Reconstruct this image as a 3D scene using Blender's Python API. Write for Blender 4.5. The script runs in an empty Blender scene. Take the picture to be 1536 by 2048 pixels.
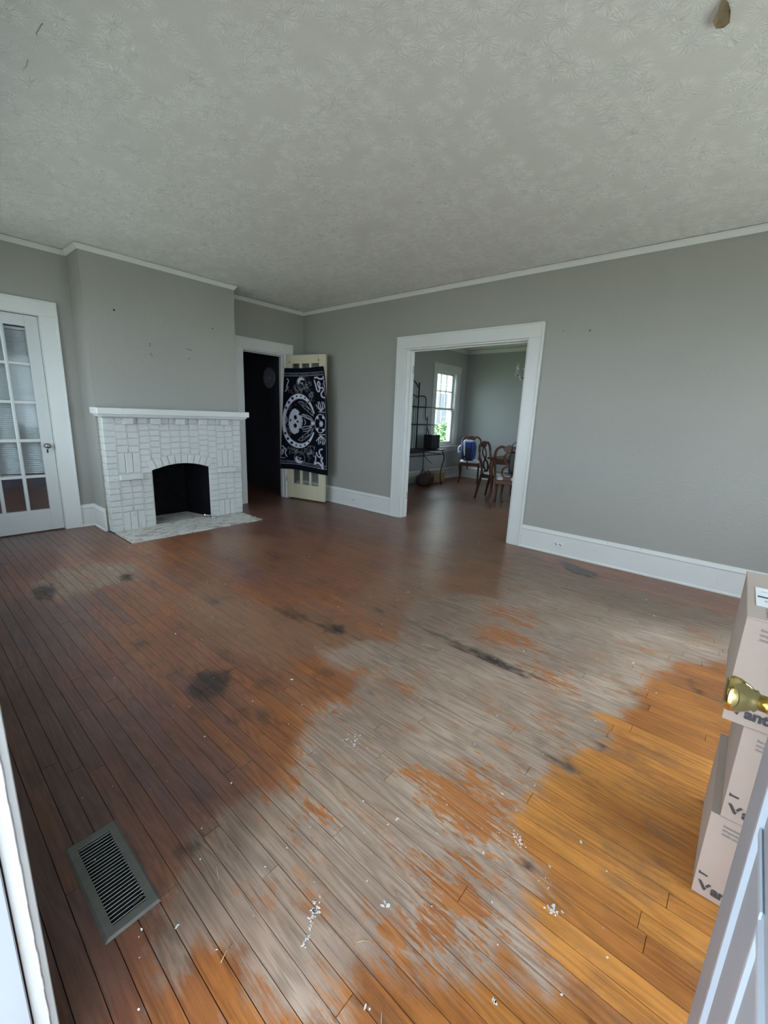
import bpy, math, random
import numpy as np
from mathutils import Vector, Matrix

random.seed(7); RNG = np.random.RandomState(7)
S = bpy.context.scene
COL = S.collection
PI = math.pi
# ------------------------------------------------------------------ camera
yaw, pitch, roll = 0.704390653, 0.224914462, 0.0407576294
cy_, sy_, cp_, sp_ = math.cos(yaw), math.sin(yaw), math.cos(pitch), math.sin(pitch)
d_ = Vector((cy_*cp_, sy_*cp_, -sp_)); r_ = Vector((sy_, -cy_, 0)); u_ = r_.cross(d_)
rr = r_*math.cos(roll) + u_*math.sin(roll); uu = -r_*math.sin(roll) + u_*math.cos(roll)
cam_d = bpy.data.cameras.new('camera'); cam = bpy.data.objects.new('camera', cam_d); COL.objects.link(cam)
cam_d.sensor_fit = 'HORIZONTAL'; cam_d.sensor_width = 36.0; cam_d.lens = 848.908579/1536*36
cam_d.clip_start = 0.01
m3 = Matrix((rr, uu, -d_)).transposed()
cam.matrix_world = Matrix.Translation((-4.22239, -5.27333, 1.29143)) @ m3.to_4x4()
S.camera = cam
# ------------------------------------------------------------------ colour management
S.view_settings.view_transform = 'Standard'; S.view_settings.look = 'None'
S.view_settings.gamma = 1.0; S.view_settings.use_curve_mapping = False
S.view_settings.exposure = 1.52
S.cycles.use_denoising = True
S.cycles.max_bounces = 10; S.cycles.diffuse_bounces = 6; S.cycles.glossy_bounces = 4
S.cycles.transparent_max_bounces = 16; S.cycles.caustics_reflective = False; S.cycles.caustics_refractive = False
S.cycles.sample_clamp_indirect = 6.0
# ------------------------------------------------------------------ world: overcast sky
W = bpy.data.worlds.new('world'); S.world = W; W.use_nodes = True
wn, wl = W.node_tree.nodes, W.node_tree.links
for n in list(wn): wn.remove(n)
wo = wn.new('ShaderNodeOutputWorld'); bg = wn.new('ShaderNodeBackground'); tc = wn.new('ShaderNodeTexCoord')
sx = wn.new('ShaderNodeSeparateXYZ'); cr = wn.new('ShaderNodeValToRGB')
wl.new(tc.outputs['Generated'], sx.inputs[0]); wl.new(sx.outputs['Z'], cr.inputs[0])
cr.color_ramp.elements[0].position = 0.0; cr.color_ramp.elements[0].color = (0.72, 0.84, 0.97, 1)
cr.color_ramp.elements[1].position = 0.8; cr.color_ramp.elements[1].color = (0.86, 0.96, 1.08, 1)
wl.new(cr.outputs[0], bg.inputs[0]); wl.new(bg.outputs[0], wo.inputs[0])
bg.inputs[1].default_value = 4.2
sun_d = bpy.data.lights.new('sun', 'SUN'); sun_d.energy = 6.0; sun_d.angle = math.radians(12); sun_d.color = (1.0, 0.95, 0.86)
sun = bpy.data.objects.new('sun', sun_d); COL.objects.link(sun); sun.rotation_euler = (0, math.radians(42), 0)   # hazy, from behind the house, added to brighten the ground and so the ceiling

def portal(loc, rot, sx_, sy_2):
    L = bpy.data.lights.new('portal', 'AREA'); L.shape = 'RECTANGLE'; L.size = sx_; L.size_y = sy_2
    L.cycles.is_portal = True
    o = bpy.data.objects.new('portal', L); COL.objects.link(o); o.location = loc; o.rotation_euler = rot

# room constants (metres): far corner at the origin, room runs to -x and -y
H = 2.69; XL = -4.185; YR = -6.7; TB = 0.12
DX1, DY0, DY1 = 4.2, -4.7, -0.3           # dining room
DOOR = (-5.373, -4.473)                   # front door opening along y
WINS = [(-3.45, -2.55, 0.62, 2.25), (-2.35, -1.45, 0.62, 2.25), (-1.25, -0.4, 0.62, 2.25)]     # unseen entry-wall windows, multiplied and made taller to light the walls
WINR = [(-3.6, -2.6, 0.65, 2.25), (-2.4, -1.4, 0.65, 2.25), (-1.2, -0.3, 0.65, 2.25)]       # unseen rear-wall windows (x ranges), added and widened to light the walls
for a, b, z0, z1 in WINS: portal((XL-0.3, (a+b)/2, (z0+z1)/2), (0, -PI/2, 0), z1-z0, b-a)
portal((XL-0.3, (DOOR[0]+DOOR[1])/2, 1.035), (0, -PI/2, 0), 2.07, DOOR[1]-DOOR[0])
for a, b, z0, z1 in WINR: portal(((a+b)/2, YR-0.3, (z0+z1)/2), (PI/2, 0, 0), b-a, z1-z0)
portal((3.45, DY1+0.3, 1.48), (-PI/2, 0, 0), 0.9, 1.5)

# ------------------------------------------------------------------ material helpers
def srgb(r, g, b):
    f = lambda c: (c/255/12.92 if c/255 <= 0.04045 else ((c/255+0.055)/1.055)**2.4)
    return (f(r), f(g), f(b), 1)
class NT:
    def __init__(s, name):
        s.m = bpy.data.materials.new(name); s.m.use_nodes = True
        s.n, s.l = s.m.node_tree.nodes, s.m.node_tree.links
        s.b = s.n['Principled BSDF']; s.out = s.n['Material Output']
    def node(s, t, **k):
        x = s.n.new(t)
        for a, v in k.items(): setattr(x, a, v)
        return x
    def put(s, sock, v):
        if isinstance(v, bpy.types.NodeSocket): s.l.new(v, sock)
        elif isinstance(v, (tuple, list)): sock.default_value = (tuple(v)+(1,))[:4] if sock.type == 'RGBA' else tuple(v)[:3]
        else: sock.default_value = v
    def math(s, op, a, b=0.0, c=None, clamp=False):
        x = s.node('ShaderNodeMath', operation=op, use_clamp=clamp); s.put(x.inputs[0], a); s.put(x.inputs[1], b)
        if c is not None: s.put(x.inputs[2], c)
        return x.outputs[0]
    def vmath(s, op, a, b=(0, 0, 0)):
        x = s.node('ShaderNodeVectorMath', operation=op); s.put(x.inputs[0], a); s.put(x.inputs[1], b)
        return x.outputs['Value'] if op in ('LENGTH', 'DOT_PRODUCT', 'DISTANCE') else x.outputs[0]
    def mix(s, f, a, b, mode='MIX'):
        x = s.node('ShaderNodeMix', data_type='RGBA', blend_type=mode); s.put(x.inputs[0], f); s.put(x.inputs[6], a); s.put(x.inputs[7], b)
        return x.outputs[2]
    def step(s, v, lo, hi, a=0.0, b=1.0):
        x = s.node('ShaderNodeMapRange', interpolation_type='SMOOTHSTEP'); s.put(x.inputs[0], v)
        s.put(x.inputs[1], lo); s.put(x.inputs[2], hi); s.put(x.inputs[3], a); s.put(x.inputs[4], b)
        return x.outputs[0]
    def noise(s, vec, scale, detail=3.0, rough=0.5, dist=0.0, col=False):
        x = s.node('ShaderNodeTexNoise'); s.put(x.inputs['Vector'], vec); s.put(x.inputs['Scale'], scale)
        s.put(x.inputs['Detail'], detail); s.put(x.inputs['Roughness'], rough); s.put(x.inputs['Distortion'], dist)
        return x.outputs['Color' if col else 'Fac']
    def pos(s):
        return s.node('ShaderNodeNewGeometry').outputs['Position']
    def obj(s):
        return s.node('ShaderNodeTexCoord').outputs['Object']
    def scale(s, v, sc):
        return s.vmath('MULTIPLY', v, sc)
    def bump(s, h, dist=0.002, strength=1.0):
        x = s.node('ShaderNodeBump'); s.put(x.inputs['Strength'], strength); s.put(x.inputs['Distance'], dist); s.put(x.inputs['Height'], h)
        s.l.new(x.outputs[0], s.b.inputs['Normal'])
    def base(s, c, rough=0.5, metal=0.0, spec=0.5):
        s.put(s.b.inputs['Base Color'], c); s.put(s.b.inputs['Roughness'], rough); s.put(s.b.inputs['Metallic'], metal); s.put(s.b.inputs['Specular IOR Level'], spec)

def simple(name, c, rough=0.5, metal=0.0, var=0.06, scale=12.0, bump=0.0005, spec=0.5):
    t = NT(name); p = t.pos(); n = t.noise(p, scale, 4.0)
    k = tuple(x for x in c[:3])
    t.base(t.mix(n, tuple(x*(1-var*2) for x in k), tuple(min(1, x*(1+var*2)) for x in k)), rough, metal, spec)
    if bump: t.bump(t.noise(p, scale*8, 3.0), bump)
    return t.m

M = {}
# painted plaster wall
def wall_mat(name, c):
    t = NT(name); p = t.pos()
    n = t.noise(p, 1.1, 4.0, 0.55); f = t.noise(p, 60.0, 2.0)
    c1 = tuple(x*0.93 for x in c); c2 = tuple(x*1.05 for x in c)
    t.base(t.mix(n, c1, c2), 0.42, 0, 0.4)
    t.bump(t.math('ADD', f, t.math('MULTIPLY', t.noise(p, 5.0, 3.0), 2.0)), 0.0012)
    return t.m
M['wall'] = wall_mat('wall_paint', (0.275, 0.268, 0.247))
M['wall_dining'] = wall_mat('wall_paint_dining', (0.33, 0.35, 0.335))
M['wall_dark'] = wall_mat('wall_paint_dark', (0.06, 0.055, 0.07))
# white gloss trim with a few scuffs and chips
def trim_mat(name, c, chips=0.0, rough=0.32):
    t = NT(name); p = t.pos()
    n = t.noise(p, 3.0, 4.0)
    base = t.mix(n, tuple(x*0.93 for x in c), c)
    if chips:
        k = t.step(t.noise(p, 38.0, 4.0, 0.6), 0.745-chips, 0.765-chips)
        base = t.mix(k, base, (0.16, 0.11, 0.07))
    t.base(base, rough); t.bump(t.noise(p, 25.0, 3.0), 0.0008)
    return t.m
M['trim'] = trim_mat('white_trim', (0.57, 0.575, 0.56))
M['trim_chip'] = trim_mat('chipped_white_trim', (0.56, 0.565, 0.55), 0.03)
M['cream'] = trim_mat('cream_door_paint', (0.50, 0.455, 0.33), 0.0)
M['dark_gap'] = simple('dark_gap', (0.02, 0.018, 0.016), 0.9)
# stomped ceiling texture
def ceiling_mat():
    t = NT('ceiling_stomp'); p = t.pos()
    pw = t.vmath('ADD', t.scale(p, (1, 1, 0)), t.scale(t.vmath('SUBTRACT', t.noise(p, 2.5, 2.0, col=True), (0.5, 0.5, 0.5)), (0.12, 0.12, 0)))
    hs = []; es = []
    for k, (sc, off) in enumerate(((7.4, 0.0), (6.0, 7.3))):
        q = t.vmath('ADD', pw, (off, off*0.7, 0))
        v = t.node('ShaderNodeTexVoronoi', voronoi_dimensions='2D', feature='F1'); t.put(v.inputs['Vector'], q); v.inputs['Scale'].default_value = sc
        v.inputs['Randomness'].default_value = 0.85
        dl = t.vmath('SUBTRACT', q, v.outputs['Position'])
        s = t.node('ShaderNodeSeparateXYZ'); t.l.new(dl, s.inputs[0])
        ang = t.math('ARCTAN2', s.outputs[1], s.outputs[0])
        rad = t.vmath('LENGTH', t.scale(dl, (1, 1, 0)))
        cs = t.node('ShaderNodeSeparateXYZ'); t.l.new(v.outputs['Color'], cs.inputs[0])
        cx = t.node('ShaderNodeCombineXYZ')
        t.put(cx.inputs[0], t.math('MULTIPLY', t.math('COSINE', ang), 4.2)); t.put(cx.inputs[1], t.math('MULTIPLY', t.math('SINE', ang), 4.2))
        t.put(cx.inputs[2], t.math('ADD', t.math('MULTIPLY', cs.outputs[0], 40.0), t.math('MULTIPLY', rad, 9.0)))
        rays = t.step(t.noise(cx.outputs[0], 2.3, 3.0, 0.6), 0.5, 0.62)
        env = t.math('MULTIPLY', t.step(rad, 0.008, 0.025), t.step(rad, 0.045, 0.088, 1.0, 0.0))
        pres = t.step(cs.outputs[1], 0.25, 0.5)
        es.append(t.math('MULTIPLY', env, pres)); hs.append(t.math('MULTIPLY', t.math('MULTIPLY', rays, env), pres))
    h = t.math('MAXIMUM', hs[0], hs[1]); ev = t.math('MAXIMUM', es[0], es[1])
    blot = t.step(t.noise(p, 9.0, 4.0, 0.6), 0.4, 0.7)
    col = t.mix(h, t.mix(ev, (0.65, 0.648, 0.63), (0.735, 0.733, 0.715)), (0.85, 0.85, 0.83))  # ridges and rosettes paler in colour, standing in for light on the relief
    col = t.mix(t.math('MULTIPLY', blot, 0.35), col, (0.60, 0.595, 0.575))
    # hairline cracks
    sp_ = t.node('ShaderNodeSeparateXYZ'); t.l.new(p, sp_.inputs[0])
    wob = t.math('MULTIPLY', t.math('SUBTRACT', t.noise(p, 7.0, 4.0), 0.5), 0.06)
    def crack(c, off, lo, hi, w):
        d = t.math('ABSOLUTE', t.math('SUBTRACT', t.math('ADD', c, wob), off)); o_ = sp_.outputs[0 if c is sp_.outputs[1] else 1]
        return t.math('MULTIPLY', t.step(d, w*0.5, w, 1.0, 0.0), t.math('MULTIPLY', t.math('GREATER_THAN', o_, lo), t.math('LESS_THAN', o_, hi)))
    ck = t.math('MAXIMUM', crack(sp_.outputs[1], -4.935, -2.1, -1.35, 0.0022), crack(sp_.outputs[0], -3.60, -2.95, -2.3, 0.003))
    ck = t.math('MULTIPLY', ck, t.step(t.noise(p, 5.0, 2.0), 0.42, 0.6))
    col = t.mix(ck, col, (0.16, 0.14, 0.12))
    t.base(col, 0.55, 0, 0.3)
    t.bump(t.math('ADD', h, t.math('MULTIPLY', t.noise(p, 30.0, 3.0), 0.35)), 0.0026, 0.8)
    return t.m
M['ceiling'] = ceiling_mat()

# ------------------------------------------------------------------ oak strip floor
def floor_mat():
    t = NT('oak_floor'); p = t.pos()
    a = t.node('ShaderNodeAttribute', attribute_name='wear'); w = t.node('ShaderNodeSeparateXYZ'); t.l.new(a.outputs['Vector'], w.inputs[0])
    b = t.node('ShaderNodeAttribute', attribute_name='tone'); v = t.node('ShaderNodeSeparateXYZ'); t.l.new(b.outputs['Vector'], v.inputs[0])
    worn_sd, dark_sd, half_sd = w.outputs                # metres, negative inside
    plank, orange, rust_sd = v.outputs
    off = t.node('ShaderNodeCombineXYZ'); t.put(off.inputs[0], t.math('MULTIPLY', plank, 37.0)); t.put(off.inputs[1], t.math('MULTIPLY', plank, 91.0)); t.put(off.inputs[2], t.math('MULTIPLY', plank, 13.0))
    pp = t.vmath('ADD', p, off.outputs[0])
    # grain: fine pores along y and cathedral figure
    fine = t.noise(t.scale(pp, (260.0, 7.0, 1.0)), 1.0, 4.0, 0.65)
    mid = t.noise(t.scale(pp, (75.0, 2.2, 1.0)), 1.0, 3.0, 0.6)
    fig = t.noise(t.scale(pp, (9.0, 0.9, 1.0)), 1.0, 2.0, 0.5)
    rings = t.math('SINE', t.math('ADD', t.math('MULTIPLY', fig, 95.0), t.math('MULTIPLY', mid, 5.0)))
    rings = t.math('MULTIPLY', t.math('ADD', rings, 1.0), 0.5)
    grain = t.math('ADD', t.math('MULTIPLY', fine, 0.5), t.math('ADD', t.math('MULTIPLY', mid, 0.3), t.math('MULTIPLY', rings, 0.2)))
    pore = t.step(fine, 0.56, 0.70)
    # ragged edge noises, stretched along the boards
    e1 = t.math('SUBTRACT', t.noise(t.scale(p, (17.0, 8.0, 1.0)), 1.0, 5.0, 0.66), 0.5)
    e2 = t.math('SUBTRACT', t.noise(t.scale(pp, (90.0, 17.0, 1.0)), 1.0, 4.0, 0.6), 0.5)
    e3 = t.math('SUBTRACT', t.noise(t.scale(p, (4.0, 2.5, 1.0)), 1.0, 3.0, 0.5), 0.5)
    edge = t.math('ADD', t.math('MULTIPLY', e1, 0.20), t.math('ADD', t.math('MULTIPLY', e2, 0.11), t.math('MULTIPLY', t.math('SUBTRACT', plank, 0.5), 0.05)))
    worn = t.step(t.math('ADD', worn_sd, edge), -0.045, 0.035, 1.0, 0.0)
    half = t.math('MULTIPLY', t.step(t.math('ADD', half_sd, edge), -0.10, 0.10, 1.0, 0.0), 0.6)
    dark = t.step(t.math('ADD', dark_sd, t.math('MULTIPLY', edge, 0.35)), -0.03, 0.022, 1.0, 0.0)
    dark = t.math('MULTIPLY', dark, t.step(t.noise(t.scale(p, (45.0, 16.0, 1.0)), 1.0, 5.0, 0.7), 0.36, 0.56, 0.55, 1.0))
    rust = t.step(t.math('ADD', t.math('ADD', t.math('ADD', rust_sd, 0.03), t.math('MULTIPLY', edge, 1.7)), t.math('MULTIPLY', e2, 0.35)), -0.03, 0.03, 1.0, 0.0)
    # varnish colour from deep brown to orange; dark end also carries left-side light haze
    og = t.math('ADD', orange, t.math('ADD', t.math('MULTIPLY', e3, 0.35), t.math('MULTIPLY', t.math('SUBTRACT', plank, 0.5), 0.22)), clamp=True)
    r = t.node('ShaderNodeValToRGB'); t.l.new(og, r.inputs[0]); el = r.color_ramp.elements
    el[0].position = 0.0; el[0].color = (0.135, 0.076, 0.068, 1)
    el[1].position = 1.0; el[1].color = (0.76, 0.32, 0.075, 1)
    for ps, c in ((0.25, (0.20, 0.085, 0.052, 1)), (0.5, (0.29, 0.11, 0.045, 1)), (0.75, (0.46, 0.165, 0.042, 1))):
        x = el.new(ps); x.color = c
    var = t.mix(t.step(grain, 0.3, 0.75), r.outputs[0], (0.45, 0.42, 0.40), 'MULTIPLY')
    var = t.mix(0.75, r.outputs[0], var)
    var = t.mix(t.math('MULTIPLY', rings, 0.22), var, (1.25, 1.3, 1.35), 'MULTIPLY')
    # bare wood
    wc = t.mix(t.step(e3, -0.25, 0.25), (0.42, 0.30, 0.225), (0.60, 0.465, 0.375))
    wc = t.mix(t.step(orange, 0.34, 0.72, 0.9, 0.0), wc, t.mix(t.step(grain, 0.4, 0.62), (0.20, 0.138, 0.10), (0.11, 0.075, 0.055)))
    wc = t.mix(t.math('MULTIPLY', t.step(grain, 0.35, 0.7), 0.5), wc, (0.17, 0.115, 0.085))
    wc = t.mix(t.math('MULTIPLY', plank, 0.25), wc, (0.30, 0.215, 0.17))
    ru = t.mix(t.step(grain, 0.35, 0.7), (0.52, 0.215, 0.075), (0.32, 0.12, 0.045))
    ru = t.mix(t.step(orange, 0.3, 0.7), (0.22, 0.085, 0.045), ru)
    blot = t.step(t.noise(p, 7.0, 5.0, 0.65), 0.56, 0.68)
    wc = t.mix(t.math('MULTIPLY', blot, 0.35), wc, (0.22, 0.15, 0.11))
    col = t.mix(half, var, t.mix(grain, (0.26, 0.15, 0.09), (0.13, 0.078, 0.052)))
    sm = t.math('MULTIPLY', t.step(t.noise(t.scale(p, (5.5, 3.0, 1.0)), 1.0, 6.0, 0.7), 0.50, 0.68), t.step(orange, 0.08, 0.25))
    col = t.mix(t.math('MULTIPLY', sm, 0.45), col, t.mix(grain, (0.27, 0.17, 0.115), (0.12, 0.075, 0.055)))
    lf = t.noise(t.scale(p, (3.2, 2.2, 1.0)), 1.0, 4.0, 0.6)
    col = t.mix(t.math('MULTIPLY', t.step(lf, 0.45, 0.6), 0.18), col, (0.45, 0.35, 0.32), 'MULTIPLY')
    rw = t.math('MULTIPLY', t.step(t.noise(t.scale(p, (9.0, 4.5, 1.0)), 1.0, 6.0, 0.72), 0.53, 0.63), 0.6)
    rust = t.math('MAXIMUM', rust, t.math('MULTIPLY', rw, t.step(worn_sd, -0.55, -0.12, 0.15, 1.0)))
    col = t.mix(worn, col, t.mix(rust, wc, ru))
    col = t.mix(t.math('MULTIPLY', pore, 0.35), col, (0.05, 0.03, 0.02))
    col = t.mix(t.math('MULTIPLY', dark, 0.97), col, (0.028, 0.021, 0.02))
    # scattered grime
    gr = t.math('MULTIPLY', t.step(t.noise(t.scale(p, (8.0, 4.0, 1.0)), 1.0, 6.0, 0.72), 0.52, 0.66), t.step(orange, 0.4, 0.75, 1.0, 0.4))
    col = t.mix(t.math('MULTIPLY', gr, t.mix(worn, (0.45, 0.45, 0.45), (0.24, 0.24, 0.24))), col, (0.045, 0.03, 0.025))
    # specks of pale dust and plaster
    sp = t.step(t.noise(p, 95.0, 2.0, 0.5), 0.775, 0.79)
    col = t.mix(t.math('MULTIPLY', sp, 0.55), col, (0.5, 0.47, 0.43))
    t.base(col, t.math('ADD', t.mix(worn, (0.33, 0.33, 0.33), (0.52, 0.52, 0.52)), t.math('MULTIPLY', t.math('SUBTRACT', fine, 0.5), 0.15)), 0, t.math('SUBTRACT', 0.5, t.math('MULTIPLY', worn, 0.2)))
    t.bump(t.math('ADD', t.math('MULTIPLY', fine, 0.6), t.math('MULTIPLY', mid, 0.8)), 0.0009, 0.8)
    return t.m
M['floor'] = floor_mat()

def glass_mat(name, tint=(1, 1, 1), rough=0.02, refl=1.0):
    t = NT(name); t.n.remove(t.b)
    tr = t.node('ShaderNodeBsdfTransparent'); tr.inputs[0].default_value = tint+(1,)
    gl = t.node('ShaderNodeBsdfGlossy'); gl.inputs['Roughness'].default_value = rough
    fr = t.node('ShaderNodeFresnel'); t.put(fr.inputs[0], t.math('ADD', 1.5, t.math('MULTIPLY', t.node('ShaderNodeNewGeometry').outputs['Backfacing'], 1/1.5-1.5)))
    mx = t.node('ShaderNodeMixShader'); t.l.new(t.math('MULTIPLY', fr.outputs[0], refl, clamp=True), mx.inputs[0]); t.l.new(tr.outputs[0], mx.inputs[1]); t.l.new(gl.outputs[0], mx.inputs[2])
    t.l.new(mx.outputs[0], t.out.inputs[0])
    return t.m
M['glass'] = glass_mat('window_glass', (0.93, 0.96, 0.95)); M['old_glass'] = glass_mat('old_door_glass', (0.93, 0.95, 0.95), 0.06, 0.35)

# ------------------------------------------------------------------ mesh helpers
class MB:
    def __init__(s): s.v = []; s.f = []; s.sm = []
    def add(s, vs, fs, smooth=False):
        o = len(s.v); s.v += [tuple(x) for x in vs]; s.f += [tuple(i+o for i in f) for f in fs]; s.sm += [smooth]*len(fs)
        return s
    def box(s, a, b):
        x0, y0, z0 = (min(a[i], b[i]) for i in range(3)); x1, y1, z1 = (max(a[i], b[i]) for i in range(3))
        return s.add([(x0,y0,z0),(x1,y0,z0),(x1,y1,z0),(x0,y1,z0),(x0,y0,z1),(x1,y0,z1),(x1,y1,z1),(x0,y1,z1)],
                     [(0,3,2,1),(4,5,6,7),(0,1,5,4),(1,2,6,5),(2,3,7,6),(3,0,4,7)])
    def obox(s, mat, a, b):
        q = MB().box(a, b); return s.add([mat @ Vector(v) for v in q.v], q.f)
    def prism(s, poly, ax, a, b, smooth=False):
        """poly: 2-D points in the plane across axis ax (0,1,2), extruded a..b"""
        def P(u, v, w): return {0: (w, u, v), 1: (u, w, v), 2: (u, v, w)}[ax]
        n = len(poly); vs = [P(u, v, a) for u, v in poly]+[P(u, v, b) for u, v in poly]
        fs = [tuple(range(n))[::-1], tuple(range(n, 2*n))]+[(i, (i+1) % n, n+(i+1) % n, n+i) for i in range(n)]
        return s.add(vs, fs, smooth)
    def tube(s, pts, rad, seg=8, closed=False, flat=1.0, up=None):
        pts = [Vector(p) for p in pts]; n = len(pts)
        rad = rad if isinstance(rad, (list, tuple)) else [rad]*n
        vs = []; fs = []
        ref = Vector(up) if up else None
        prev = None
        for i, p in enumerate(pts):
            if closed: tg = pts[(i+1) % n]-pts[i-1]
            else: tg = pts[min(i+1, n-1)]-pts[max(i-1, 0)]
            if tg.length < 1e-9: tg = Vector((0, 0, 1))
            tg.normalize()
            if ref is not None: x = ref-tg*ref.dot(tg)
            elif prev is not None: x = prev-tg*prev.dot(tg)
            else:
                a = Vector((0, 0, 1)) if abs(tg.z) < 0.9 else Vector((1, 0, 0)); x = a-tg*a.dot(tg)
            if x.length < 1e-6: x = tg.orthogonal()
            x.normalize(); prev = x; y = tg.cross(x)
            for k in range(seg):
                t = 2*PI*k/seg+PI/seg
                vs.append(p+x*math.cos(t)*rad[i]*flat+y*math.sin(t)*rad[i])
        m = n if closed else n-1
        for i in range(m):
            for k in range(seg):
                a = i*seg+k; b = i*seg+(k+1) % seg; j = ((i+1) % n)*seg
                fs.append((a, b, j+(k+1) % seg, j+k))
        if not closed:
            fs.append(tuple(range(seg))[::-1]); fs.append(tuple((n-1)*seg+k for k in range(seg)))
        return s.add(vs, fs, True)
    def lathe(s, prof, c=(0, 0, 0), ax=2, seg=20, smooth=True):
        vs = []; fs = []; n = len(prof)
        for r, h in prof:
            for k in range(seg):
                t = 2*PI*k/seg; u, v = r*math.cos(t), r*math.sin(t)
                q = {2: (u, v, h), 0: (h, u, v), 1: (u, h, v)}[ax]
                vs.append((q[0]+c[0], q[1]+c[1], q[2]+c[2]))
        for i in range(n-1):
            for k in range(seg):
                fs.append((i*seg+k, i*seg+(k+1) % seg, (i+1)*seg+(k+1) % seg, (i+1)*seg+k))
        fs.append(tuple(range(seg))[::-1]); fs.append(tuple((n-1)*seg+k for k in range(seg)))
        return s.add(vs, fs, smooth)
    def ellipsoid(s, c, r, seg=14, rings=9, pw=1.0):
        f = lambda x: math.copysign(abs(x)**pw, x)
        vs = []; fs = []
        for i in range(rings+1):
            a = PI*i/rings
            for k in range(seg):
                t = 2*PI*k/seg
                vs.append((c[0]+r[0]*f(math.sin(a))*f(math.cos(t)), c[1]+r[1]*f(math.sin(a))*f(math.sin(t)), c[2]+r[2]*f(math.cos(a))))
        for i in range(rings):
            for k in range(seg): fs.append((i*seg+k, (i+1)*seg+k, (i+1)*seg+(k+1) % seg, i*seg+(k+1) % seg))
        return s.add(vs, fs, True)
    def xf(s, mat):
        s.v = [tuple(mat @ Vector(v)) for v in s.v]; return s
    def build(s, name, mat=None, parent=None, bevel=0.0, segs=1):
        me = bpy.data.meshes.new(name); me.from_pydata(s.v, [], s.f)
        if any(s.sm): me.polygons.foreach_set('use_smooth', s.sm)
        me.update()
        o = bpy.data.objects.new(name, me); COL.objects.link(o)
        if mat is not None: me.materials.append(mat)
        if parent is not None: o.parent = parent
        if bevel:
            b = o.modifiers.new('bevel', 'BEVEL'); b.width = bevel; b.segments = segs; b.limit_method = 'ANGLE'; b.angle_limit = math.radians(50)
        return o
def tag(o, label=None, cat=None, group=None, kind=None):
    for k, v in (('label', label), ('category', cat), ('group', group), ('kind', kind)):
        if v: o[k] = v
    return o
def empty(name, loc=(0, 0, 0), rz=0.0, label=None, cat=None, group=None, kind=None):
    o = bpy.data.objects.new(name, None); COL.objects.link(o); o.location = loc; o.rotation_euler = (0, 0, rz); o.empty_display_size = 0.1
    return tag(o, label, cat, group, kind)
def copy_tree(o, parent=None):
    c = o.copy(); COL.objects.link(c); c.parent = parent
    for ch in list(o.children): copy_tree(ch, c)
    return c
def text_mesh(body, size, bold=0.0, spacing=1.0):
    cu = bpy.data.curves.new('txt', 'FONT'); cu.body = body; cu.size = size; cu.offset = bold; cu.space_character = spacing; cu.resolution_u = 3
    ob = bpy.data.objects.new('txt', cu); COL.objects.link(ob); bpy.context.view_layer.update()
    me = bpy.data.meshes.new_from_object(ob.evaluated_get(bpy.context.evaluated_depsgraph_get()))
    bpy.data.objects.remove(ob)
    return me
def put_text(name, body, size, mat, parent, origin, ux, uy, bold=0.0, spacing=1.0, shear=0.0):
    me = text_mesh(body, size, bold, spacing); ux, uy, o = Vector(ux), Vector(uy), Vector(origin)
    for v in me.vertices: v.co = o+ux*(v.co.x+shear*v.co.y)+uy*v.co.y
    me.materials.clear(); me.materials.append(mat); me.name = name
    ob = bpy.data.objects.new(name, me); COL.objects.link(ob); ob.parent = parent
    return ob

def wall_boxes(ax, c0, c1, u0, u1, z0, z1, holes):
    """wall slab across axis ax between c0..c1, running u0..u1, with rectangular holes (ua,ub,za,zb)"""
    mb = MB(); us = sorted({u0, u1, *[h[0] for h in holes], *[h[1] for h in holes]})
    for a, b in zip(us[:-1], us[1:]):
        cuts = sorted((h[2], h[3]) for h in holes if h[0] <= a+1e-6 and h[1] >= b-1e-6)
        z = z0; segs = []
        for p, q in cuts:
            if p > z+1e-6: segs.append((z, p))
            z = max(z, q)
        if z < z1-1e-6: segs.append((z, z1))
        for p, q in segs:
            if ax == 0: mb.box((c0, a, p), (c1, b, q))
            else: mb.box((a, c0, p), (b, c1, q))
    return mb
def struct(o): return tag(o, kind='structure')

# ================================================================== SETTING: shell
# wall with the chimney (y = 0), wall shared with the dining room (x = 0), entry wall (x = XL), rear wall (y = YR)
HD = (-1.02, -0.33, 2.07)      # corner doorway to the dark hall
GD = (-3.856, -3.126, 2.065)   # glazed door beside the chimney
OP = (-3.45, -1.95, 2.07)      # cased opening to the dining room (y range)
struct(wall_boxes(1, 0, TB, XL-0.14, TB, -0.1, H+0.1, [(HD[0], HD[1], -0.1, HD[2]), (GD[0], GD[1], -0.1, GD[2])]).build('wall_left', M['wall']))
struct(wall_boxes(0, 0, TB, YR, 0, -0.1, H+0.1, [(OP[0], OP[1], -0.1, OP[2])]).build('wall_right', M['wall']))
eh = [(DOOR[0]-0.035, DOOR[1]+0.035, -0.03, 2.09)]+list(WINS)
struct(wall_boxes(0, XL-0.14, XL, YR, 0, -0.1, H+0.1, eh).build('wall_front', M['wall']))
struct(wall_boxes(1, YR-0.14, YR, XL-0.14, TB, -0.1, H+0.1, WINR).build('wall_rear', M['wall']))
struct(MB().box((XL-0.14, YR-0.14, H), (TB, TB, H+0.1)).build('ceiling', M['ceiling']))
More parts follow.
